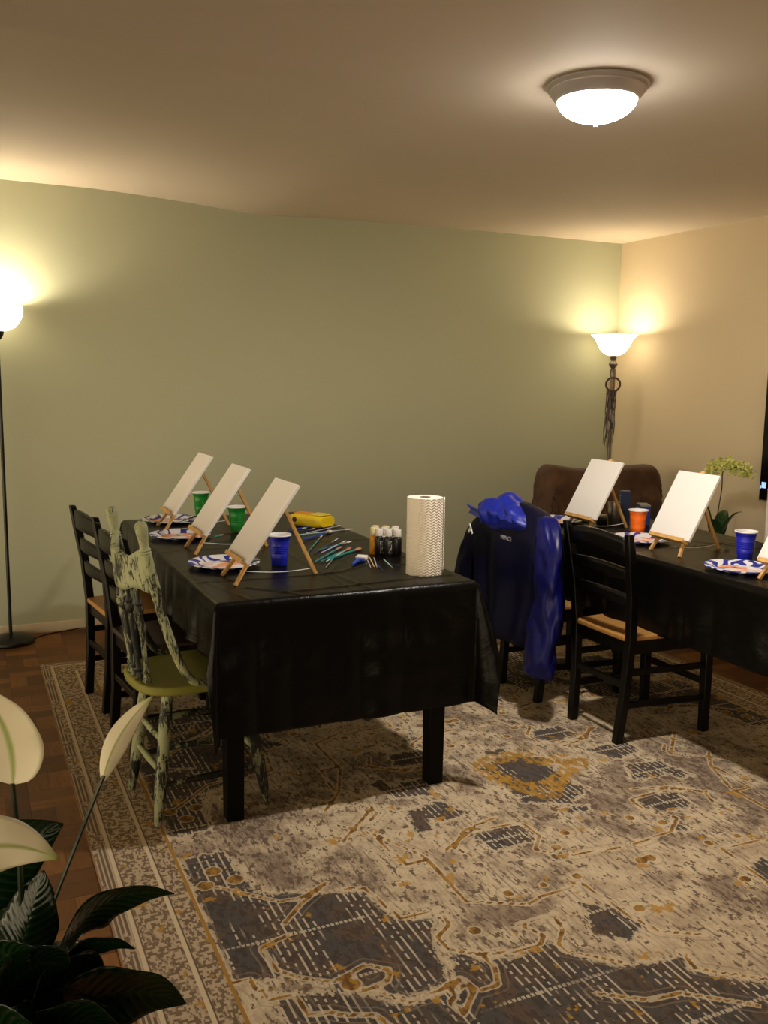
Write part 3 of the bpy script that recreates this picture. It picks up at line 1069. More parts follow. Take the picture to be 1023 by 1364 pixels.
def green_chair(loc, rz):
    t = thing('press_back_chair', 'distressed green press-back wooden chair with turned spindles, front left', 'chair', loc, rz)
    # seat
    b = MB()
    outl = []
    for k in range(40):
        a = 2 * PI * k / 40
        ca, sa = math.cos(a), math.sin(a)
        sup = (abs(ca) ** 3.2 + abs(sa) ** 3.2) ** (-1 / 3.2)
        wid = .205 - .012 * (ca < 0)
        outl.append((.175 + .215 * ca * sup, wid * sa * sup, .438))
    b.prism(outl, (0, 0, .030))
    for yy in (-.07, .06):
        pass
    b.build('seat', M_gseat, t, bevel=.008, seg=3)
    # hip posts: from the seat sides sweeping up to ball finials
    for s in (-1, 1):
        path = [(.165, s * .195, .470), (.11, s * .198, .490), (.070, s * .196, .556), (.030, s * .190, .672), (.010, s * .186, .758), (-.010, s * .182, .845),
                (-.026, s * .179, .918)]
        sp = smooth_path(path, 5)
        rr = [.0120 + .0055 * min(1, i / 24) for i in range(len(sp))]
        b = MB(); b.tube(sp, rr, 12)
        b.build('back_post', M_gpaint if s < 0 else M_gworn, t)
        b = MB()
        M = Matrix.Translation((-.026, s * .179, .912)) @ Matrix.Rotation(R(-8), 4, 'Y')
        b.lathe([(.0165, 0), (.0195, .004), (.0165, .009), (.019, .013), (.0165, .018), (.0145, .026), (.0155, .045), (.0195, .072), (.0205, .086), (.0175, .098), (.010, .106), (.001, .108)], 16, M=M, cap0=True, cap1=True)
        b.build('post_finial', M_gpaint, t)
    # crest rail, bowed backwards with a pressed lower edge
    b = MB()

    def crest(u, v):
        y = -.178 + .356 * u
        k = 1 - (2 * u - 1) ** 2
        zt = .925 - .028 * k + .010 * math.cos((2 * u - 1) * PI * 2)
        zb = .792 - .020 * math.exp(-((u - .5) / .16) ** 2) + .006 * math.cos((2 * u - 1) * 9)
        z = zb + (zt - zb) * v
        return (-.010 - .052 * k - .10 * (z - .80), y, z)
    b.grid(crest, 22, 8)
    b.build('crest_rail', M_gpaint, t, solid=.018, angle=55)
    # turned spindles
    for k in range(5):
        u = (k + 1) / 6
        kk = 1 - (2 * u - 1) ** 2
        top = (-.010 - .052 * kk, -.178 + .356 * u, .80)
        bot = (.012 - .030 * kk, -.14 + .28 * u, .466)
        prof = [(0, .009), (.02, .013), (.05, .014), (.09, .009), (.12, .0135), (.15, .009), (.2, .0075), (.45, .0095), (.66, .0105), (.70, .0075), (.73, .0135), (.765, .0155), (.80, .009), (.83, .0135),
                (.86, .009), (.90, .0075), (1, .009)]
        P, r = turned(bot, top, prof)
        b = MB(); b.tube(P, r, 10)
        b.build('spindle', M_gworn, t)
    # legs
    legp = [(0, .011), (.04, .014), (.12, .0165), (.30, .021), (.50, .0215), (.60, .019), (.64, .023), (.67, .019), (.72, .022), (.9, .019), (1, .018)]
    feet = {}
    for (fx, fy, tx, ty) in ((0, -.157, .055, -.115), (0, .157, .055, .115), (.385, -.160, .31, -.125), (.385, .160, .31, .125)):
        P, r = turned((fx, fy, 0), (tx, ty, .442), legp)
        b = MB(); b.tube(P, r, 12)
        b.build('leg', M_gpaint if fx == 0 else M_gworn, t)

    def on(fx, fy, tx, ty, z):
        k = z / .442
        return Vector((fx + (tx - fx) * k, fy + (ty - fy) * k, z))
    st = [(0, .008), (.2, .010), (.5, .0125), (.8, .010), (1, .008)]
    for s in (-1, 1):
        for z in (.13, .25):
            a = on(0, s * .157, .055, s * .115, z)
            c = on(.385, s * .160, .31, s * .125, z)
            P, r = turned(a, c, st)
            b = MB(); b.tube(P, r, 10)
            b.build('stretcher', M_gworn, t)
    for (fx, tx, zz) in ((0, .055, (.17, .27)), (.385, .31, (.19, .29))):
        for z in zz:
            a = on(fx, -.158, tx, -.12, z); c = on(fx, .158, tx, .12, z)
            P, r = turned(a, c, st)
            b = MB(); b.tube(P, r, 10)
            b.build('stretcher', M_gpaint, t)
    return t


green_chair((.508, 3.067, Z0), R(6))

# ------------------------------------------------------------------ easels and canvases
def easel(label, loc, rz, theta, spread, zl, group):
    """origin between the front feet; leans towards +x"""
    t = thing('tabletop_easel', label, 'easel', loc, rz, group)
    tn = math.tan(theta)
    apex_z = .315
    nb = Vector((math.cos(theta), 0, -math.sin(theta)))      # behind the front legs
    for s in (-1, 1):
        b = MB(); b.bar((0, s * .090, 0), (apex_z * tn, s * .012, apex_z), .012, .013, side=(0, 1, 0))
        b.build('front_leg', M_pine, t, bevel=.0015)
    b = MB()
    b.tube([(apex_z * tn - .02 * math.sin(theta), 0, apex_z - .02 * math.cos(theta)), (apex_z * tn + .022 * math.sin(theta), 0, apex_z + .022 * math.cos(theta)),
            (apex_z * tn + .030 * math.sin(theta), 0, apex_z + .030 * math.cos(theta))], [.014, .014, .008], 12, flat=.8)
    b.build('top_block', M_pine, t)
    a = Vector((apex_z * tn, 0, apex_z)) * .86 + nb * .012
    b = MB(); b.bar(a, (spread, 0, 0), .012, .013, side=(0, 1, 0))
    b.build('rear_leg', M_pine, t, bevel=.0015)
    lx = zl * tn
    nf = -nb
    c = Vector((lx, 0, zl)) + nf * .018
    M = Matrix.Translation(c) @ Matrix.Rotation(theta, 4, 'Y')
    b = MB()
    b.box((0, 0, -.006), (.036, .205, .010), M=M)
    b.box((-.016, 0, .0015), (.005, .205, .007), M=M)
    b.build('ledge', M_pine, t, bevel=.0012)
    zm = .16
    b = MB(); b.bar((zm * tn + nb.x * .012, -.055, zm + nb.z * .012), (zm * tn + nb.x * .012, .055, zm + nb.z * .012), .007, .012, side=(0, 0, 1))
    b.build('crossbar', M_pine, t)
    b = MB()
    p = Vector((zl * tn * .7, -.03, zl * .55)); q = Vector((spread - .012, 0, .022))
    b.tube([p.lerp(q, k / 8) - Vector((0, 0, .010 * math.sin(PI * k / 8))) for k in range(9)], .0014, 6)
    b.build('cord', M_cwhite, t)
    return t


def canvas(label, loc, rz, theta, zl, w, h, group):
    tn = math.tan(theta)
    o = thing('canvas_panel', label, 'canvas', loc, rz, group)
    nb = Vector((math.cos(theta), 0, -math.sin(theta)))
    base = Vector((zl * tn, 0, zl)) - nb * .0075
    M = Matrix.Translation(base) @ Matrix.Rotation(theta, 4, 'Y')
    b = MB(); b.box((-.008, 0, h / 2), (.014, w, h), M=M)
    b.build('canvas_face', M_canvas, o, bevel=.003, seg=3)
    return o


LT, RTH = R(34.8), R(29.2)
GE = 'small wooden easels on the tables'
GV = 'blank canvases on the easels'
lab = [('nearest', 3.148, 'closest to the blue cup on the left table'), ('middle', 3.752, 'middle of three on the left table'), ('far', 4.364, 'farthest back on the left table')]
for i, (k, y, d) in enumerate(lab):
    easel('small pine tabletop easel, ' + d, (.832, y, ZT + .003), 0, LT, .328, .070, GE)
    canvas('tan-lit blank canvas on easel, ' + d, (.832, y, ZT + .003), 0, LT, .070, .254, .322, GV)
lab = [(3.012, 'between the orange cup and blue cup on the right table'), (3.632, 'behind the bare ladder-back chair on the right table'), (2.392, 'cut off by the right edge of the picture')]
for y, d in lab:
    easel('small pine tabletop easel, ' + d, (2.672 if y > 2.5 else 2.655, y, ZT + .003), 0, RTH, .30, .060, GE)
    canvas('white blank canvas, ' + d, (2.672 if y > 2.5 else 2.655, y, ZT + .003), 0, RTH, .060, .242, .304, GV)

# ------------------------------------------------------------------ plates
def mk_plate(name, seed):
    t = NT(name)
    seed_t = .25 if seed < 4 or seed > 5 else -.2
    co = t.co()
    x, y, z = t.xyz(co)
    r = t.ma('SQRT', t.ma('ADD', t.ma('MULTIPLY', x, x), t.ma('MULTIPLY', y, y)))
    an = t.ma('ARCTAN2', y, x)
    sw = t.ma('ADD', t.ma('MULTIPLY', an, 5.0), t.ma('MULTIPLY', t.noise(t.map(co, loc=(seed, 0, 0)), 14, 1), 9.0))
    s = t.step(t.ma('SINE', t.ma('ADD', t.ma('MULTIPLY', sw, 2.0), t.ma('MULTIPLY', r, 60.0))), seed_t, seed_t + .2)
    return t.out(t.mix(s, (0.72, 0.71, 0.74), (0.02, 0.03, 0.26)), .4, 0, .4)


def mk_platec(name, seed):
    t = NT(name)
    co = t.map(t.co(), loc=(seed, seed * .4, 0))
    n1 = t.noise(co, 11, 1, .4)
    n2 = t.noise(t.map(co, loc=(3, 3, 0)), 16, 1, .4)
    c = t.mix(t.step(n1, .47, .50), (0.72, 0.62, 0.58), (0.83, 0.32, 0.14))
    c = t.mix(t.step(n2, .58, .60), c, (0.78, 0.76, 0.78))
    c = t.mix(t.step(n2, .36, .34), c, (0.12, 0.10, 0.25))
    return t.out(c, .45, 0, .4)


def plate(label, loc, rz, seed):
    t = thing('paper_plate', label, 'plate', loc, rz, 'blue and white paper plates')
    b = MB()
    b.lathe([(.082, .004), (.090, .0045), (.100, .010), (.112, .0155), (.128, .019), (.135, .0185), (.1355, .016), (.128, .0165), (.112, .013), (.101, .0075), (.092, .002), (.0, .0015)], 56)
    b.build('rim', mk_plate('striped_plate_%d' % int(seed * 10), seed), t)
    b = MB(); b.lathe([(.084, .0042), (.04, .0044), (.001, .0045)], 40, cap1=True)
    b.build('center', mk_platec('printed_center_%d' % int(seed * 10), seed), t)
    return t


ZP = ZT + .003
plate('patterned paper plate behind the nearest easel on the left table', (.885, 3.408, ZP), .4, 1.3)
plate('patterned paper plate behind the middle easel on the left table', (.866, 4.095, ZP), 1.4, 2.1)
plate('patterned paper plate farthest back on the left table', (.912, 4.70 - .14, ZP), 2.2, 3.7)
plate('bold blue swirl paper plate beside the blue cup on the right table', (2.712, 2.628, ZP), 2.9, 4.4)
plate('patterned paper plate just in front of the orange cup on the right table', (2.775, 3.295, ZP), 3.6, 5.2)
plate('patterned paper plate at the far end beside the blue jacket', (2.735, 3.90, ZP), .9, 6.1)


# ------------------------------------------------------------------ cups
def cup(label, loc, m, group='plastic party cups'):
    t = thing('plastic_cup', label, 'cup', loc, 0, group)
    b = MB()
    b.lathe([(.0, .0), (.0290, .0), (.0300, .002), (.0318, .026), (.0330, .027), (.0345, .044), (.0338, .046), (.0350, .052), (.0343, .054), (.0356, .060), (.0349, .062), (.0362, .068), (.0355, .070), (.0368, .076),
             (.0362, .078), (.0392, .098), (.0400, .099), (.0432, .1135)], 36)
    b.build('wall', m, t, angle=28)
    b = MB()
    b.lathe([(.0432, .1130), (.0455, .1135), (.0470, .1160), (.0455, .1190), (.0432, .1185), (.0418, .1150), (.0380, .0980), (.0310, .026), (.028, .003), (.0, .003)], 36)
    b.build('rim_lining', M_cwhite, t, angle=50)
    return t


cup('green plastic cup farthest back on the left table', (1.112, 4.74, ZP), M_cgreen)
cup('green plastic cup behind the middle easel', (1.143, 4.158, ZP), M_cgreen)
cup('blue plastic cup behind the nearest easel on the left table', (1.087, 3.354, ZP), M_cblue)
cup('orange plastic cup on the right table', (2.884, 3.443, ZP), M_corange)
cup('blue plastic cup near the right edge of the picture', (2.898, 2.791, ZP), M_cblue)


# ------------------------------------------------------------------ paper towel rolls
def towel(label, loc, m, rad, h, printed=False):
    t = thing('paper_towel_roll', label, 'paper towels', loc, 0, 'paper towel rolls')
    b = MB()
    def fn(u, v):
        a = 2 * PI * u
        rr = rad + .0012 * nz(math.cos(a) * 3, math.sin(a) * 3, v * 9) + (.0025 * math.exp(-((u - .62) / .02) ** 2))
        return (rr * math.cos(a), rr * math.sin(a), h * v)
    b.grid(fn, 64, 20, closeu=True)
    b.lathe([(rad - .001, h), (rad * .6, h + .0015), (.021, h)], 64)
    b.lathe([(rad - .001, 0), (.021, 0)], 64)
    b.build('roll', m, t, angle=45)
    b = MB(); b.lathe([(.021, 0), (.021, h + .001), (.0195, h + .001), (.0195, 0)], 28)
    b.build('core', M_card, t)
    b = MB()
    a0 = R(-25)
    b.grid(lambda u, v: ((rad + .003 + .010 * u * u) * math.cos(a0 + u * .35), (rad + .003 + .010 * u * u) * math.sin(a0 + u * .35), h * (.002 + .996 * v) + .002 * nz(v * 9, u)), 6, 16)
    b.build('loose_sheet', m, t, solid=.0008)
    return t


def mk_towel():
    t = NT('quilted_paper')
    x, y, z = t.xyz(t.co())
    an = t.ma('MULTIPLY', t.ma('ARCTAN2', y, x), .066)
    d = t.ma('ABSOLUTE', t.ma('SUBTRACT', t.ma('FRACT', t.ma('MULTIPLY', an, 45.0)), .5))
    w = t.ma('SINE', t.ma('ADD', t.ma('MULTIPLY', z, 620.0), t.ma('MULTIPLY', d, 9.0)))
    t.bump(t.ma('ADD', w, t.ma('MULTIPLY', t.noise(t.co(), 90, 3), 1.5)), .35, .003)
    return t.out((0.74, 0.68, 0.60), .9, 0, .1)


M_towel = mk_towel()


def mk_wrap():
    t = NT('printed_wrap')
    n = t.noise(t.map(t.co(), loc=(.3, .2, .1)), 16, 1)
    return t.out(t.mix(t.step(n, .56, .62), (0.64, 0.57, 0.50), (0.72, 0.30, 0.20)), .4, 0, .4)


towel('white paper towel roll standing on the left table', (1.536, 3.012, ZP), M_towel, .0665, .285)
towel('wrapped paper towel roll with coral print at the right edge', (3.175, 2.868, ZP), mk_wrap(), .064, .27)


# ------------------------------------------------------------------ wipes pack
t = thing('wipes_pack', 'yellow soft pack of wipes at the back of the left table', 'wipes', (1.518, 4.185, ZP), R(-60))
b = MB()
def pack(u, v):
    # closed pillow: v along length, u around
    L = .205
    s = 2 * v - 1
    a = 2 * PI * u
    k = (1 - abs(s) ** 7)
    w = .060 * (.86 + .14 * k)
    hgt = .031 * (1 - .30 * abs(s) ** 6)
    ca, sa = math.cos(a), math.sin(a)
    q = (abs(ca) ** 4 + abs(sa) ** 4) ** (-.25)
    return (s * L / 2, w * ca * q + .002 * nz(s * 9, ca * 3, sa * 3), .032 + hgt * sa * q + .0025 * nz(s * 12, ca * 4, 2))
b.grid(pack, 28, 20, closeu=True)
b.f.append(list(range(28))); b.mi.append(0)
n_ = len(b.v); b.f.append(list(range(n_ - 28, n_))); b.mi.append(0)
M_yel = simple('yellow_film', (0.78, 0.56, 0.012), .28, spec=.5, bump=.2, bscale=40)
pk = b.build('pack', M_yel, t, angle=60)
b = MB(); b.grid(lambda u, v: (-.085 + .10 * u, -.036 + .072 * v, .0655 - .004 * abs(2 * v - 1) ** 3), 6, 6)
b.build('print', simple('orange_print', (0.80, 0.26, 0.015), .35), pk, solid=.001)['label'] = 'orange printed patch'
b = MB(); b.box((.052, 0, .0645), (.085, .075, .004))
b.build('resealable_flap', simple('bright_yellow_flap', (0.82, 0.66, 0.05), .3), pk, bevel=.0015)
b = MB(); b.lathe([(.0, 0), (.013, 0), (.013, .002), (.0, .002)], 16, M=Matrix.Translation((-.055, -.0595, .036)) @ Matrix.Rotation(R(90), 4, 'X'))
b.build('print', simple('brown_print', (0.045, 0.012, 0.008), .4), pk)['label'] = 'dark brown printed spot'


# ------------------------------------------------------------------ paint bottles
random.seed(11)
def bottle(label, loc, rz, col, labcol, capcol):
    t = thing('paint_bottle', label, 'paint bottle', loc, rz, 'small craft paint bottles')
    mb = simple('paint_' + label[:18].replace(' ', '_'), col, .35)
    b = MB(); b.lathe([(.0, 0), (.0155, 0), (.017, .002), (.017, .070), (.0155, .076), (.011, .080), (.011, .084), (.0, .084)], 24)
    bo = b.build('body', mb, t)
    b = MB(); b.lathe([(.0, .082), (.0150, .082), (.0155, .084), (.0150, .108), (.0142, .110), (.0, .110)], 24)
    b.build('cap', capcol, t)
    b = MB()
    a0, a1 = R(150), R(290)
    b.grid(lambda u, v: (.0173 * math.cos(a0 + (a1 - a0) * u), .0173 * math.sin(a0 + (a1 - a0) * u), .010 + .052 * v), 12, 2)
    b.build('label', labcol, bo, solid=.0004)
    return t


M_capw = simple('clear_white_cap', (0.66, 0.63, 0.60), .3)
M_capy = simple('cream_cap', (0.66, 0.58, 0.36), .3)


def mk_lab(name, a, b_):
    t = NT(name)
    x, y, z = t.xyz(t.co())
    f = t.noise(t.map(t.co(), (1, 1, .6)), 130, 1)
    return t.out(t.mix(t.step(f, .52, .56), a, b_), .5)


LW = mk_lab('white_text_label', (0.55, 0.52, 0.50), (0.06, 0.05, 0.05))
LB = mk_lab('black_text_label', (0.012, 0.011, 0.011), (0.50, 0.46, 0.44))
LG = mk_lab('amber_text_label', (0.62, 0.30, 0.02), (0.50, 0.22, 0.01))
rowd = Vector((.0345, -.0235, 0)) * .86
depd = Vector((.018, .034, 0))
o0 = Vector((1.523, 3.392, ZP))
spec = [('black paint bottle with white and red label, front row left', 0, 0, (.006, .005, .005), LB, M_capw, 5.1),
        ('black paint bottle with dense white lettering, front row middle', 1, 0, (.012, .011, .011), LB, M_capw, 4.9),
        ('plain black paint bottle with slim white label, front row right', 2, 0, (.003, .003, .004), LW, M_capw, 6.55),
        ('amber yellow paint bottle behind the front row, left side', -.62, .75, (.60, .27, .012), LG, M_capy, 4.6),
        ('white paint bottle in the second row', .5, 1, (.65, .62, .60), LW, M_capw, 3.9),
        ('grey paint bottle at the end of the second row', 1.6, 1, (.30, .28, .27), LW, M_capw, 4.4),
        ('green paint bottle at the back left of the cluster', -.55, 2, (.03, .15, .02), LW, M_capy, 4.7),
        ('orange paint bottle in the back row of the cluster', .6, 2.05, (.75, .22, .04), LW, M_capy, 4.4),
        ('red paint bottle at the back right of the cluster', 1.65, 2.05, (.55, .05, .03), LW, M_capw, 4.2)]
for l, i, j, c, lb, cp, rz in spec:
    p = o0 + rowd * i * 1.06 + depd * j * 1.0
    bottle(l, p, rz - PI, c, lb, cp)


# ------------------------------------------------------------------ brushes
def brush(label, p, q, col, tipcol, r=.0032, flat=1.0, wide=1.0, group='craft paint brushes on the left table'):
    p, q = Vector((*p, 0)), Vector((*q, 0))
    L = (q - p).length
    rz = math.atan2(q.y - p.y, q.x - p.x)
    zz = ZP + r + .0018
    t = thing('paint_brush', label, 'paint brush', (p.x, p.y, zz), rz, group)
    b = MB(); b.tube([(0, 0, 0), (.004, 0, 0), (L * .3, 0, 0), (L * .62, 0, 0), (L * .74, 0, 0)], [r * .5, r * .75, r * .85, r, r * .8], 8)
    b.build('handle', col, t)
    b = MB(); b.tube([(L * .73, 0, 0), (L * .80, 0, 0), (L * .86, 0, 0)], [r * .95, r * .95, r * 1.0 * wide], 10, flat=flat, side=(0, 0, 1))
    b.build('ferrule', M_silver, t)
    b = MB(); b.tube([(L * .855, 0, 0), (L * .92, 0, 0), (L, 0, 0)], [r * 1.0 * wide, r * 1.25 * wide, r * .6 * wide], 10, flat=flat, side=(0, 0, 1))
    b.build('bristles', tipcol, t)
    return t


M_silver = simple('silver_ferrule', (0.62, 0.60, 0.58), .3, .8)
M_teal = simple('teal_handle', (0.02, 0.22, 0.22), .3)
M_bluh = simple('blue_handle', (0.012, 0.05, 0.34), .3)
M_navy = simple('navy_handle', (0.015, 0.02, 0.14), .3)
M_lav = simple('lavender_handle', (0.42, 0.40, 0.62), .35)
M_aqua = simple('pale_aqua_handle', (0.36, 0.58, 0.52), .35)
M_lime = simple('pale_green_handle', (0.42, 0.58, 0.26), .35)
M_brist = simple('rust_bristle', (0.42, 0.16, 0.075), .8)
M_bristw = simple('white_bristle', (0.66, 0.60, 0.55), .8)
M_darkh = simple('dark_handle', (0.03, 0.015, 0.01), .4)
B = [('pale green brush nearest the yellow wipes pack', (1.44, 4.10), (1.655, 4.275), M_lime, M_brist, .004, 1.5),
     ('lavender handled brush in the rear brush pile', (1.42, 3.985), (1.655, 4.14), M_lav, M_bristw, .0028, 1),
     ('pale aqua brush lying across the rear pile', (1.35, 3.945), (1.665, 4.02), M_aqua, M_bristw, .003, 1),
     ('blue handled brush with broad rust bristles in the rear pile', (1.365, 4.075), (1.53, 4.155), M_bluh, M_brist, .0045, 2.0),
     ('broad blue brush with white bristles in the rear pile', (1.35, 3.815), (1.545, 3.985), M_bluh, M_bristw, .0055, 2.2),
     ('navy brush at the left of the rear pile', (1.36, 4.02), (1.50, 4.09), M_navy, M_bristw, .003, 1),
     ('teal brush longest in the middle pile', (1.262, 3.525), (1.47, 3.905), M_teal, M_bristw, .0028, 1),
     ('navy brush in the middle of the brush piles', (1.275, 3.49), (1.505, 3.80), M_navy, M_lav, .0028, 1),
     ('lavender brush on top of the middle pile', (1.315, 3.505), (1.515, 3.73), M_lav, M_bristw, .0030, 1),
     ('teal brush tipped with cream near the middle pile', (1.325, 3.57), (1.53, 3.705), M_teal, M_bristw, .003, 1.2),
     ('teal brush at the left edge of the nearest pile', (1.226, 3.335), (1.44, 3.60), M_teal, M_brist, .0036, 1.6),
     ('teal brush in the centre of the nearest pile', (1.25, 3.335), (1.47, 3.565), M_teal, M_brist, .0036, 1.8),
     ('broad teal brush with rust bristles in the nearest pile', (1.285, 3.355), (1.505, 3.535), M_teal, M_brist, .0048, 2.0),
     ('pale aqua brush in the nearest pile', (1.268, 3.325), (1.44, 3.535), M_aqua, M_brist, .0028, 1.2),
     ('lone dark brush beside the nearest pile', (1.229, 3.225), (1.362, 3.452), M_silver, M_darkh, .0024, 1)]
for l, p, q, c, tc, r, wd in B:
    brush(l, p, q, c, tc, r, .55 if wd > 1.3 else 1, wd)
for l, p, q, c, r in (('dark brush lying beside the middle plate', (1.15, 4.085), (.985, 3.95), M_darkh, .0045), ('dark brush lying beside the far plate', (1.085, 4.62), (.955, 4.46), M_darkh, .0045)):
    o = brush(l, p, q, c, M_teal, r, 1, 1.2, 'dark brushes by the plates')
    o.location.z += .012

# foam brush and thin craft sticks
t = thing('foam_brush', 'blue handled foam brush with white wedge head', 'foam brush', (1.335, 3.222, ZP + .008), math.atan2(.115, .095))
b = MB(); b.tube([(0, 0, 0), (.02, 0, 0), (.06, 0, 0), (.085, 0, 0)], [.006, .007, .0075, .008], 10)
b.build('handle', M_bluh, t)
b = MB(); b.box((.098, 0, 0), (.03, .036, .011)); b.build('ferrule', M_bluh, t, bevel=.002)
b = MB(); b.prism([(.112, -.022, -.006), (.112, .022, -.006), (.112, .022, .010), (.112, -.022, .010)], (.036, 0, .002)); b.build('foam_head', M_bristw, t, bevel=.003)
M_yelst = simple('yellow_stick', (0.66, 0.52, 0.12), .4)
for l, p, q, c in (('lavender craft stick nearest the foam brush', (1.433, 3.300), (1.388, 3.165), M_lav), ('yellow craft stick in front of the paint bottles', (1.464, 3.352), (1.407, 3.176), M_yelst),
                   ('lavender craft stick right of the yellow one', (1.477, 3.337), (1.412, 3.160), M_lav), ('navy craft stick nearest the table front', (1.436, 3.208), (1.403, 3.075), M_navy),
                   ('pale aqua craft stick nearest the paper towel roll', (1.501, 3.295), (1.463, 3.122), M_aqua)):
    p, q = Vector((*p, 0)), Vector((*q, 0))
    b = MB(); b.tube([Vector((0, 0, 0)), (q - p) * .5, q - p], [.0022, .0026, .0014], 8)
    o = b.build('craft_stick', c)
    o.location = (p.x, p.y, ZP + .0028)
    tag(o, l, 'craft stick', 'thin craft sticks')

# ------------------------------------------------------------------ jacket on chair
JX, JY = 2.352, 3.585
t = thing('rain_jacket', 'royal blue hooded rain jacket hung over a chair back', 'jacket', (JX, JY, .5))
levels = [  # z, y_lo, y_hi (world), x_front (towards -x), x_back
    (.915, 3.50, 3.66, 2.285, 2.335), (.90, 3.42, 3.73, 2.265, 2.355), (.875, 3.355, 3.785, 2.245, 2.375), (.83, 3.315, 3.815, 2.225, 2.40), (.77, 3.305, 3.83, 2.205, 2.42), (.68, 3.30, 3.86, 2.195, 2.44),
    (.58, 3.30, 3.89, 2.185, 2.455), (.48, 3.30, 3.92, 2.175, 2.465), (.38, 3.31, 3.93, 2.165, 2.47), (.305, 3.33, 3.93, 2.165, 2.47)]
zs_ = [l[0] for l in levels][::-1]


def lev(z):
    return [float(np.interp(z, zs_, [l[k] for l in levels][::-1])) for k in (1, 2, 3, 4)]


def body(u, v):
    z = .917 - (.917 - .305) * (v ** 1.15)
    yl, yh, xf, xb = lev(z)
    a = 2 * PI * u
    ca, sa = math.cos(a), math.sin(a)
    q = (abs(ca) ** 2.8 + abs(sa) ** 2.8) ** (-1 / 2.8)
    x = (xf + xb) / 2 - (xb - xf) / 2 * ca * q
    y = (yl + yh) / 2 + (yh - yl) / 2 * sa * q
    k = min(1, v * 2.5)
    f = .014 * math.sin(y * 34 + 3 * nz(y * 3, z * 2) + 1.5 * z) + .020 * nz(y * 7, z * 3.2, x * 4 + 3)
    x -= f * k * (1 if ca > 0 else .4)
    z += .012 * nz(y * 5, 3, x * 3) * v
    return (x - JX, y - JY, z - .5)


b = MB(); b.grid(body, 72, 34, closeu=True)
b.f.append(list(range(72))); b.mi.append(0)
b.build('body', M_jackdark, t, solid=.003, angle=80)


def sleeve(path, rad, seed, mat):
    sp = smooth_path(path, 8)
    b = MB()
    n = 36
    vs, fs = [], []
    for i, p in enumerate(sp):
        f = i / (len(sp) - 1)
        r = rad[0] + (rad[1] - rad[0]) * f
        tg = (sp[min(i + 1, len(sp) - 1)] - sp[max(i - 1, 0)]).normalized()
        a = Vector((0, 1, 0)); a = (a - tg * a.dot(tg)).normalized(); c = tg.cross(a)
        for k in range(n):
            an = 2 * PI * k / n
            rr = r * (1 + .20 * nz(math.cos(an) * 1.6 + seed, math.sin(an) * 1.6, p.z * 13) + .08 * math.sin(3 * an + p.z * 20) + .10 * nz(math.cos(an) * 4 + seed, math.sin(an) * 4, p.z * 30))
            vs.append(p + a * math.cos(an) * rr + c * math.sin(an) * rr * .52)
    for i in range(len(sp) - 1):
        for k in range(n):
            k2 = (k + 1) % n
            fs.append((i * n + k, i * n + k2, (i + 1) * n + k2, (i + 1) * n + k))
    fs.append(tuple(range(n)))
    b.add(vs, fs)
    return b.build('sleeve', mat, t, solid=.003, angle=80)


J = Vector((JX, JY, .5))
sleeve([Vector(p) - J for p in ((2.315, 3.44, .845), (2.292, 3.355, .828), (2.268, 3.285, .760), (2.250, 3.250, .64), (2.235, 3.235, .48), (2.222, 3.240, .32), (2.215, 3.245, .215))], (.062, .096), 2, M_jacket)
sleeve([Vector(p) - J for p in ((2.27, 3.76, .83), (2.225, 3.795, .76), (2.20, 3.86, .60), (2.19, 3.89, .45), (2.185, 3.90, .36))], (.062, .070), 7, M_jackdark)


def hood(u, v):
    a = 2 * PI * u
    th = PI * (v * .98 + .01)
    cy = 3.610
    dy, dx, dz = .205, .085, .066
    y = dy * math.cos(th)
    k = math.sin(th)
    rx = 1 + .28 * nz(y * 11, a * 1.1, 4) + .18 * math.sin(a * 2 + y * 19) + .22 * nz(y * 26, math.cos(a) * 2.2, math.sin(a) * 2.2)
    x = dx * k * math.cos(a) * rx
    z = dz * k * math.sin(a) * rx + .030 * math.exp(-((y - .03) / .07) ** 2) * (math.sin(a) > -.3) * k
    z += -.55 * max(0, -y - .03) * .35
    return (2.272 + x - JX - .015, cy + y - JY, .858 + z - .5)


b = MB(); b.grid(hood, 48, 44, closeu=True)
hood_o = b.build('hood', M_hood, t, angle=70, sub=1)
b = MB()
b.grid(lambda u, v: (2.205 + .02 * u * u - JX + .012 * math.sin(v * 5), 3.86 - .14 * u - JY, .835 + .045 * v - .02 * u - .5), 8, 5)
b.build('collar', simple('pale_blue_lining', (0.05, 0.075, 0.42), .5), hood_o, solid=.003)['label'] = 'paler blue collar flap'
# zip pull
b = MB(); b.tube([(2.185 - JX, 3.715 - JY, .36), (2.18 - JX, 3.713 - JY, .385)], .0022, 6)
b.build('zipper', M_silver, t)
# white mark on the shoulder: three strokes
b = MB()
cx_ = Vector((2.150 - JX, 3.742 - JY, .778 - .5))
for (p, q, w_) in (((.010, .022), (-.004, .0), .010), ((-.004, .0), (-.018, -.022), .011), ((-.002, .002), (.020, -.018), .013)):
    p3 = cx_ + Vector((.0, p[0], p[1])); q3 = cx_ + Vector((.0, q[0], q[1]))
    b.bar(p3, q3, .004, w_, side=(1, 0, 0))
b.build('emblem', M_reflect, t, bevel=.001)['label'] = 'white three-stroke mark on the shoulder'
fc = bpy.data.curves.new('lettering', 'FONT')
fc.body = 'MUNCE'
fc.size = .026
fc.extrude = .0008
fo = bpy.data.objects.new('lettering_tmp', fc)
COL.objects.link(fo)
dg = bpy.context.evaluated_depsgraph_get()
tm = bpy.data.meshes.new_from_object(fo.evaluated_get(dg))
bpy.data.objects.remove(fo)
lo = bpy.data.objects.new('lettering', tm)
COL.objects.link(lo)
tm.materials.append(M_greyprint)
lo.parent = t
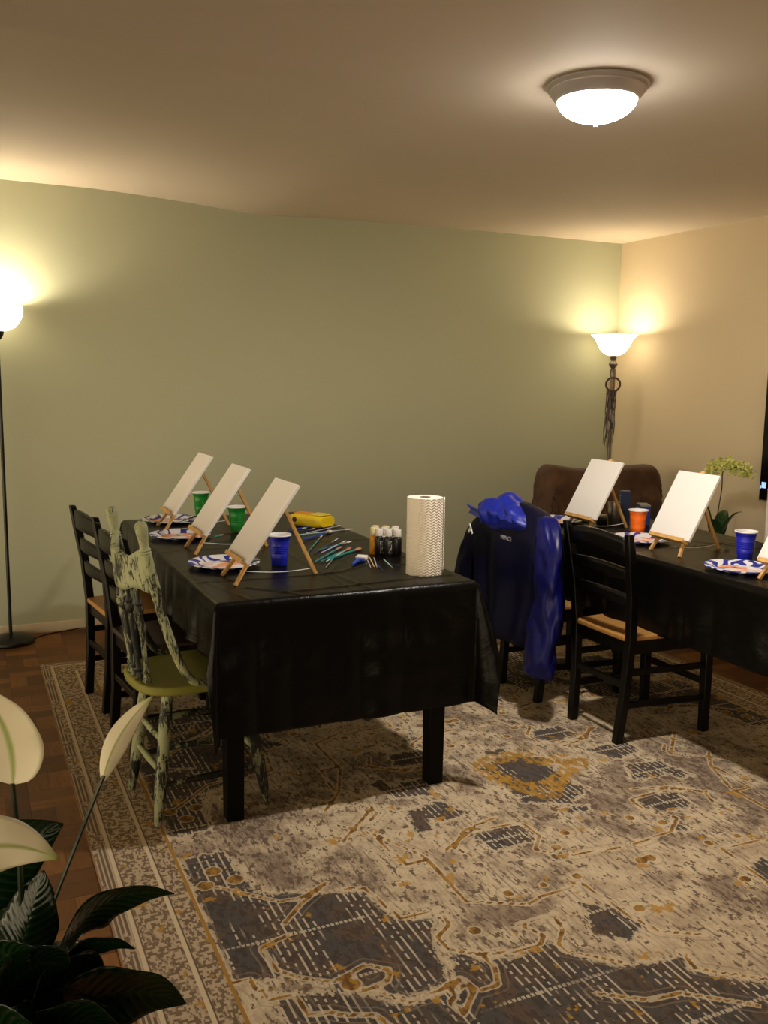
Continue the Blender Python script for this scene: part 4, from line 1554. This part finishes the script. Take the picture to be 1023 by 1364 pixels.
# text x -> -Y world, text y -> +Z, faces -X
lo.matrix_local = Matrix.Translation((2.160 - JX, 3.492 - JY, .772 - .5)) @ Matrix(((0, 0, -1, 0), (-1, 0, 0, 0), (0, 1, 0, 0), (0, 0, 0, 1)))
lo['label'] = 'small grey printed lettering'

# ------------------------------------------------------------------ armchair with throw blanket
ax0, ax1, ay0, ay1 = 3.30, 4.06, 4.22, 4.86
ac = thing('armchair', 'olive upholstered armchair in the corner behind the right table', 'armchair', ((ax0 + ax1) / 2, (ay0 + ay1) / 2, 0))
acx, acy = (ax0 + ax1) / 2, (ay0 + ay1) / 2
b = MB(); b.box((0, .25, .60), (.72, .13, .56)); b.build('backrest', M_olive, ac, bevel=.05, seg=4)
b = MB(); b.box((0, -.03, .37), (.60, .46, .14)); b.build('seat_cushion', M_olive, ac, bevel=.04, seg=4)
b = MB(); b.box((0, .0, .22), (.72, .58, .16)); b.build('seat_frame', M_olive, ac, bevel=.02)
for s in (-1, 1):
    b = MB(); b.box((s * .325, -.03, .42), (.11, .52, .24)); b.build('arm', M_olive, ac, bevel=.045, seg=4)
    for yy in (-.25, .25):
        b = MB(); b.bar((s * .31, yy, 0), (s * .30, yy, .15), .04, .04, .05, .05); b.build('leg', M_tableleg, ac, bevel=.004)

b = MB()
bx0, bx1 = ax0 - .0, ax1 + .0


def blanket(u, v):
    hang = .30
    su = u * (bx1 - bx0 + 2 * hang) - hang
    x = bx0 + min(max(su, 0), bx1 - bx0)
    sidedrop = max(0, -su, su - (bx1 - bx0))
    # v: 0 front hem, .. over the top .. 1 rear hem
    yc, th, top = acy + .25, .085, .905
    top += .018 * math.sin(u * 7.5 + .5) + .02 * nz(u * 4, 1) - .012 * (abs(2 * u - 1) ** 6)
    Lf = .42 + .05 * math.sin(u * 4 + 1); Lb = .34
    s = v * (Lf + Lb + 2 * th)
    if s < Lf:
        y, z = yc - th, top - (Lf - s)
    elif s < Lf + 2 * th:
        q = (s - Lf) / (2 * th)
        a = PI * (1 - q)
        y, z = yc + th * math.cos(a), top + .025 * math.sin(a)
    else:
        y, z = yc + th, top - (s - Lf - 2 * th)
    down = max(0, top - z)
    f = .034 * math.sin(u * 24 + z * 22 + 6 * nz(u * 3, z * 3, 1)) * min(1, down * 9) + .05 * nz(u * 7 + z * 5, z * 6, 2) * min(1, down * 6) + .012 * nz(u * 22 - z * 14, z * 9, 5) * min(1, down * 14)
    y -= abs(f) * (1 if s < Lf + th else -1) + .004 * (1 if s < Lf + th else -1)
    x += (-1 if su < 0 else 1) * .03 * math.sin(min(1, sidedrop / .06) * PI / 2) * (1 if sidedrop else 0)
    return (x, y, z - sidedrop)


b.grid(blanket, 90, 44)
tag(b.build('throw_blanket', M_brown, solid=.010, soff=1, angle=80), 'dark brown fleece throw draped over the armchair back', 'blanket')

# ------------------------------------------------------------------ objects at the back of the right table
t = thing('cardboard_box', 'blue product box with light blue band at the far end', 'box', (3.13, 3.70, ZP), R(-28))
b = MB(); b.box((0, 0, .048), (.05, .105, .096))
cb = b.build('carton', simple('navy_carton', (0.004, 0.025, 0.16), .4), t, bevel=.001)
b = MB(); b.box((-.0255, 0, .073), (.001, .105, .022)); b.build('band', simple('light_blue_band', (0.05, 0.30, 0.80), .4), cb)
b = MB(); b.box((0, 0, .0985), (.051, .106, .006)); b.build('lid_edge', simple('grey_carton_edge', (0.16, 0.15, 0.13), .6), cb)
b = MB()
for k in range(4):
    b.box((-.0258, -.012 - k * .008, .047 - k * .0008), (.001, .005, .007 + .003 * (k == 0)))
b.build('lettering', M_reflect, cb)

t = thing('tall_carton', 'tall narrow dark blue carton with pale vertical lettering', 'box', (3.03, 3.725, ZP), R(-20))
b = MB(); b.box((0, 0, .085), (.05, .028, .17)); cb = b.build('carton', simple('dark_blue_carton', (0.010, 0.018, 0.05), .45), t, bevel=.001)
b = MB()
for k in range(7):
    b.box((-.0255, -.001, .145 - k * .016), (.001, .010 if k % 2 else .015, .007))
b.build('lettering', simple('pale_blue_print', (0.20, 0.25, 0.36), .5), cb)

t = thing('steel_tumbler', 'brushed steel tumbler behind the far white canvas', 'tumbler', (2.975, 3.735, ZP), 0)
b = MB(); b.lathe([(.0, 0), (.028, 0), (.030, .003), (.034, .10), (.034, .112), (.031, .112), (.028, .006), (.0, .006)], 30)
b.build('body', simple('brushed_steel', (0.42, 0.38, 0.34), .3, .9), t, angle=50)
t = thing('glass_jar', 'small dark jar with grey lid behind the far canvas', 'jar', (2.90, 3.735, ZP), 0)
b = MB(); b.lathe([(.0, 0), (.024, 0), (.027, .004), (.027, .036), (.022, .042), (.0, .042)], 26); b.build('body', simple('dark_jar', (0.012, 0.012, 0.012), .15), t)
b = MB(); b.lathe([(.0, .042), (.0235, .042), (.024, .052), (.022, .054), (.0, .054)], 26); b.build('lid', simple('grey_lid', (0.30, 0.29, 0.28), .4), t)
t = thing('travel_mug', 'dark mug with pale lid left of the far canvas', 'mug', (2.965, 3.945, ZP), 0)
b = MB(); b.lathe([(.0, 0), (.03, 0), (.032, .003), (.036, .072), (.0, .072)], 26); b.build('body', simple('dark_mug', (0.02, 0.016, 0.013), .35), t)
b = MB(); b.lathe([(.0, .072), (.038, .072), (.039, .078), (.030, .083), (.0, .083)], 26); b.build('lid', simple('pale_lid', (0.60, 0.60, 0.60), .4), t)

# ------------------------------------------------------------------ television, console, orchid
t = thing('television', 'black flat television on the beige wall at the right edge', 'television', (4.30, 3.40, 1.16))
b = MB(); b.box((-.02, 0, 0), (.05, 1.25, .755)); b.build('frame', simple('silver_frame', (0.34, 0.31, 0.27), .4, .3), t, bevel=.004)
b = MB(); b.box((-.0465, 0, .003), (.004, 1.235, .735)); scr = b.build('screen', simple('black_screen', (0.003, 0.003, 0.004), .12), t)
b = MB()
b.box((-.0492, .588, -.278), (.001, .032, .034)); b.box((-.0492, .612, -.290), (.001, .008, .018))
b.build('screen_icon', glow('blue_screen_icon', (0.08, 0.45, 1.0), 1.0), scr)['label'] = 'small glowing blue icon'
t = thing('media_console', 'low dark console under the television against the beige wall', 'console', (4.07, 3.45, 0))
b = MB(); b.box((0, 0, .40), (.40, 1.5, .03)); b.build('top', M_tableleg, t, bevel=.003)
b = MB(); b.box((.01, 0, .215), (.36, 1.44, .33)); b.build('cabinet', M_tableleg, t, bevel=.003)
for s in (-1, 1):
    b = MB(); b.box((0, s * .66, .025), (.34, .05, .05)); b.build('foot', M_tableleg, t)


def add_leaf(parent, name, p0, p1, p2, width, side, mat, cup_=.15, wav=.04, seed=0, nu=20, nv=8, prof=None, label=None):
    """blade along a quadratic curve p0-p1-p2; side = width direction"""
    vs, fs, U, V = [], [], [], []
    side = Vector(side).normalized()
    for i in range(nu + 1):
        u = i / nu
        p = bez(p0, p1, p2, u)
        tg = (bez(p0, p1, p2, min(1, u + .02)) - bez(p0, p1, p2, max(0, u - .02))).normalized()
        s = (side - tg * side.dot(tg)).normalized()
        n = tg.cross(s)
        w = width / 2 * (prof(u) if prof else max(.02, math.sin(PI * u ** .74) ** .9))
        for j in range(nv + 1):
            v = 2 * j / nv - 1
            hgt = cup_ * abs(v) ** 1.4 * w + wav * w * math.sin(u * 17 + seed + (1.3 if v > 0 else 0)) * abs(v) ** 2
            vs.append(p + s * (w * v * (1 - .12 * abs(cup_))) + n * hgt)
            U.append(u); V.append(v)
    W = nv + 1
    for i in range(nu):
        for j in range(nv):
            fs.append((i * W + j, i * W + j + 1, (i + 1) * W + j + 1, (i + 1) * W + j))
    b = MB(); b.add(vs, fs)
    o = b.build(name, mat, parent, solid=.0008, angle=80, fixn=False)
    for nm, arr in (('leaf_u', U), ('leaf_v', V)):
        a = o.data.attributes.new(nm, 'FLOAT', 'POINT')
        a.data.foreach_set('value', arr)
    if label: o['label'] = label
    return o


random.seed(3)
t = thing('potted_orchid', 'orchid with yellow-green flower spray by the beige wall', 'plant', (3.95, 4.02, .415))
b = MB(); b.lathe([(.0, 0), (.05, 0), (.052, .003), (.066, .12), (.07, .122), (.07, .13), (.063, .13), (.06, .115), (.0, .112)], 30); b.build('pot', simple('white_pot', (0.55, 0.52, 0.48), .4), t)
for k, (dx, dy, h) in enumerate(((-.10, .09, .30), (.06, -.12, .22), (.13, .08, .2), (-.12, -.06, .18))):
    add_leaf(t, 'leaf', (0, 0, .11), (dx * .5, dy * .5, .11 + h * 1.05), (dx, dy, .11 + h), .085, (-dy, dx, 0), M_leaf2, .2, .02, k)
b = MB()
b.tube(smooth_path([(0, .0, .11), (-.01, .0, .28), (.005, -.005, .45), (.0, -.01, .55), (.02, -.03, .575), (.055, -.09, .585)], 6), .0032, 7)
b.build('flower_stem', M_stem, t)
vs_, fs_ = [], []
b = MB()
for k in range(170):
    q = random.random()
    c = Vector((-.035 + .115 * q, .07 - .20 * q, .535 + .055 * math.sin(PI * (q * .85 + .12)))) + Vector((random.gauss(0, .016), random.gauss(0, .014), random.gauss(0, .018)))
    for m_ in range(4):
        d = Vector((random.uniform(-1, 1), random.uniform(-1, 1), random.uniform(-.6, 1))).normalized()
        s = d.cross(Vector((random.random(), random.random(), .3))).normalized()
        ln, wd = random.uniform(.016, .028), random.uniform(.008, .013)
        nn = d.cross(s)
        b.add([c, c + d * ln * .5 + s * wd * .6 + nn * .002, c + d * ln, c + d * ln * .5 - s * wd * .6 + nn * .002], [(0, 1, 2, 3)])
b.build('flower_spray', simple('yellow_green_petal', (0.58, 0.60, 0.17), .6, var=.25, vscale=40), t, smooth=False, fixn=False, solid=.0006)

# ------------------------------------------------------------------ peace lily in the foreground
pl = Vector((-.02, 1.36, 0))
t = thing('potted_peace_lily', 'large dark-leaved peace lily with cream flowers, front left corner', 'plant', tuple(pl))
b = MB(); b.lathe([(.0, 0), (.105, 0), (.11, .004), (.145, .25), (.152, .252), (.152, .275), (.142, .275), (.135, .245), (.0, .24)], 40); b.build('pot', M_pot, t)
b = MB(); b.lathe([(.136, .245), (.07, .255), (.001, .252)], 30, cap1=True); b.build('soil', M_soil, t)


def W(x, y, z):
    return Vector((x, y, z)) - pl


C0 = Vector((0, 0, .25))


def stalk(p, q, r=.0035, bend=(0, 0, 0), mat=M_stem, name='leaf_stem'):
    p, q = Vector(p), Vector(q)
    m = (p + q) / 2 + Vector(bend)
    b = MB(); b.tube([bez(p, m, q, k / 10) for k in range(11)], [r * (1.25 - .4 * k / 10) for k in range(11)], 7)
    return b.build(name, mat, t)


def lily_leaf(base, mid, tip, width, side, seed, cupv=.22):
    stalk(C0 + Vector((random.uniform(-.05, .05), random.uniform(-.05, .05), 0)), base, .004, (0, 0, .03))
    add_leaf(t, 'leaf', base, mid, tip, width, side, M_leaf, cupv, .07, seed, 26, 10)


random.seed(8)
# leaves the photo shows, given by their points in the room
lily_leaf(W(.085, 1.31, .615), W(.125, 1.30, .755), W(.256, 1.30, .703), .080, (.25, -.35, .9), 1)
lily_leaf(W(.080, 1.28, .635), W(.13, 1.27, .700), W(.192, 1.27, .648), .058, (.2, -.5, .8), 2)
lily_leaf(W(.05, 1.27, .575), W(.17, 1.26, .625), W(.262, 1.26, .548), .125, (.08, -.22, 1), 3)
lily_leaf(W(-.06, 1.38, .70), W(.02, 1.37, .78), W(.108, 1.36, .815), .120, (.45, -.3, -.85), 4)
lily_leaf(W(.03, 1.30, .63), W(.055, 1.30, .72), W(.076, 1.31, .775), .085, (.85, -.5, -.25), 5)
lily_leaf(W(-.03, 1.26, .62), W(.00, 1.22, .73), W(.055, 1.18, .74), .10, (.8, .1, -.5), 6)
for k in range(40):
    a = R(random.uniform(-160, 110))
    rr = random.uniform(.10, .22)
    zb = random.uniform(.36, .61)
    d = Vector((math.cos(a), math.sin(a), 0))
    base = C0 * 0 + d * .06 + Vector((0, 0, zb))
    tip = d * rr + Vector((.01, -.02, zb + random.uniform(-.10, .05)))
    mid = (base + tip) / 2 + Vector((0, 0, random.uniform(.06, .12)))
    lily_leaf(base, mid, tip, random.uniform(.08, .115), (-d.y, d.x, random.uniform(-.3, .3)), k, .25)
for k, (bx, by, bz, tx, ty, tz) in enumerate(((.02, 1.22, .56, .16, 1.20, .575), (.04, 1.20, .52, .19, 1.19, .49), (-.03, 1.22, .58, .07, 1.16, .60), (.0, 1.24, .62, .10, 1.25, .655), (-.02, 1.18, .52, .10, 1.12, .53), (.05, 1.28, .57, .15, 1.30, .60))):
    lily_leaf(W(bx, by, bz), (W(bx, by, bz) + W(tx, ty, tz)) / 2 + Vector((0, 0, .07)), W(tx, ty, tz), .135, (.12, -.35, .95), 30 + k, .2)


def oval(u):
    return max(.02, (math.sin(PI * min(1, u ** .72)) ** .62) * (1 - .0 * u))


def slender(u):
    return max(.03, (math.sin(PI * u ** .85) ** .9))


# spathes: large one, left-edge one, slender closed one
fs_a = stalk(C0 + Vector((.02, 0, 0)), W(.040, 1.30, .915), .0042, (.04, 0, .05), M_stem, 'flower_stem')
add_leaf(fs_a, 'spathe', W(.040, 1.30, .913), W(.050, 1.315, .985), W(.000, 1.30, 1.058), .098, (.91, -.41, .12), M_spathe, -.16, .03, 1, 26, 12, oval, 'broad cream flower bract')
fs_b = stalk(C0 + Vector((-.02, 0, 0)), W(-.06, 1.27, .82), .004, (-.03, 0, .05), M_stem, 'flower_stem')
add_leaf(fs_b, 'spathe', W(-.06, 1.27, .82), W(.01, 1.26, .878), W(.092, 1.25, .818), .085, (.35, -.2, -.9), M_spathe, .22, .04, 2, 26, 12, None, 'cream bract pointing right')
b = MB()
b.tube([bez(C0 + Vector((.03, -.01, 0)), W(.045, 1.30, .50), W(.066, 1.30, .68), k / 8) for k in range(8)] + [bez(W(.066, 1.30, .68), W(.115, 1.30, .80), W(.160, 1.30, .905), k / 8) for k in range(9)], [.0036 - .0008 * k / 16 for k in range(17)], 7)
fs_c = b.build('flower_stem', M_stem, t)
add_leaf(fs_c, 'spathe', W(.158, 1.30, .895), W(.172, 1.30, .965), W(.232, 1.30, 1.014), .036, (.80, -.36, -.45), M_spathe, .55, .05, 3, 24, 12, slender, 'slender half-closed cream bract')
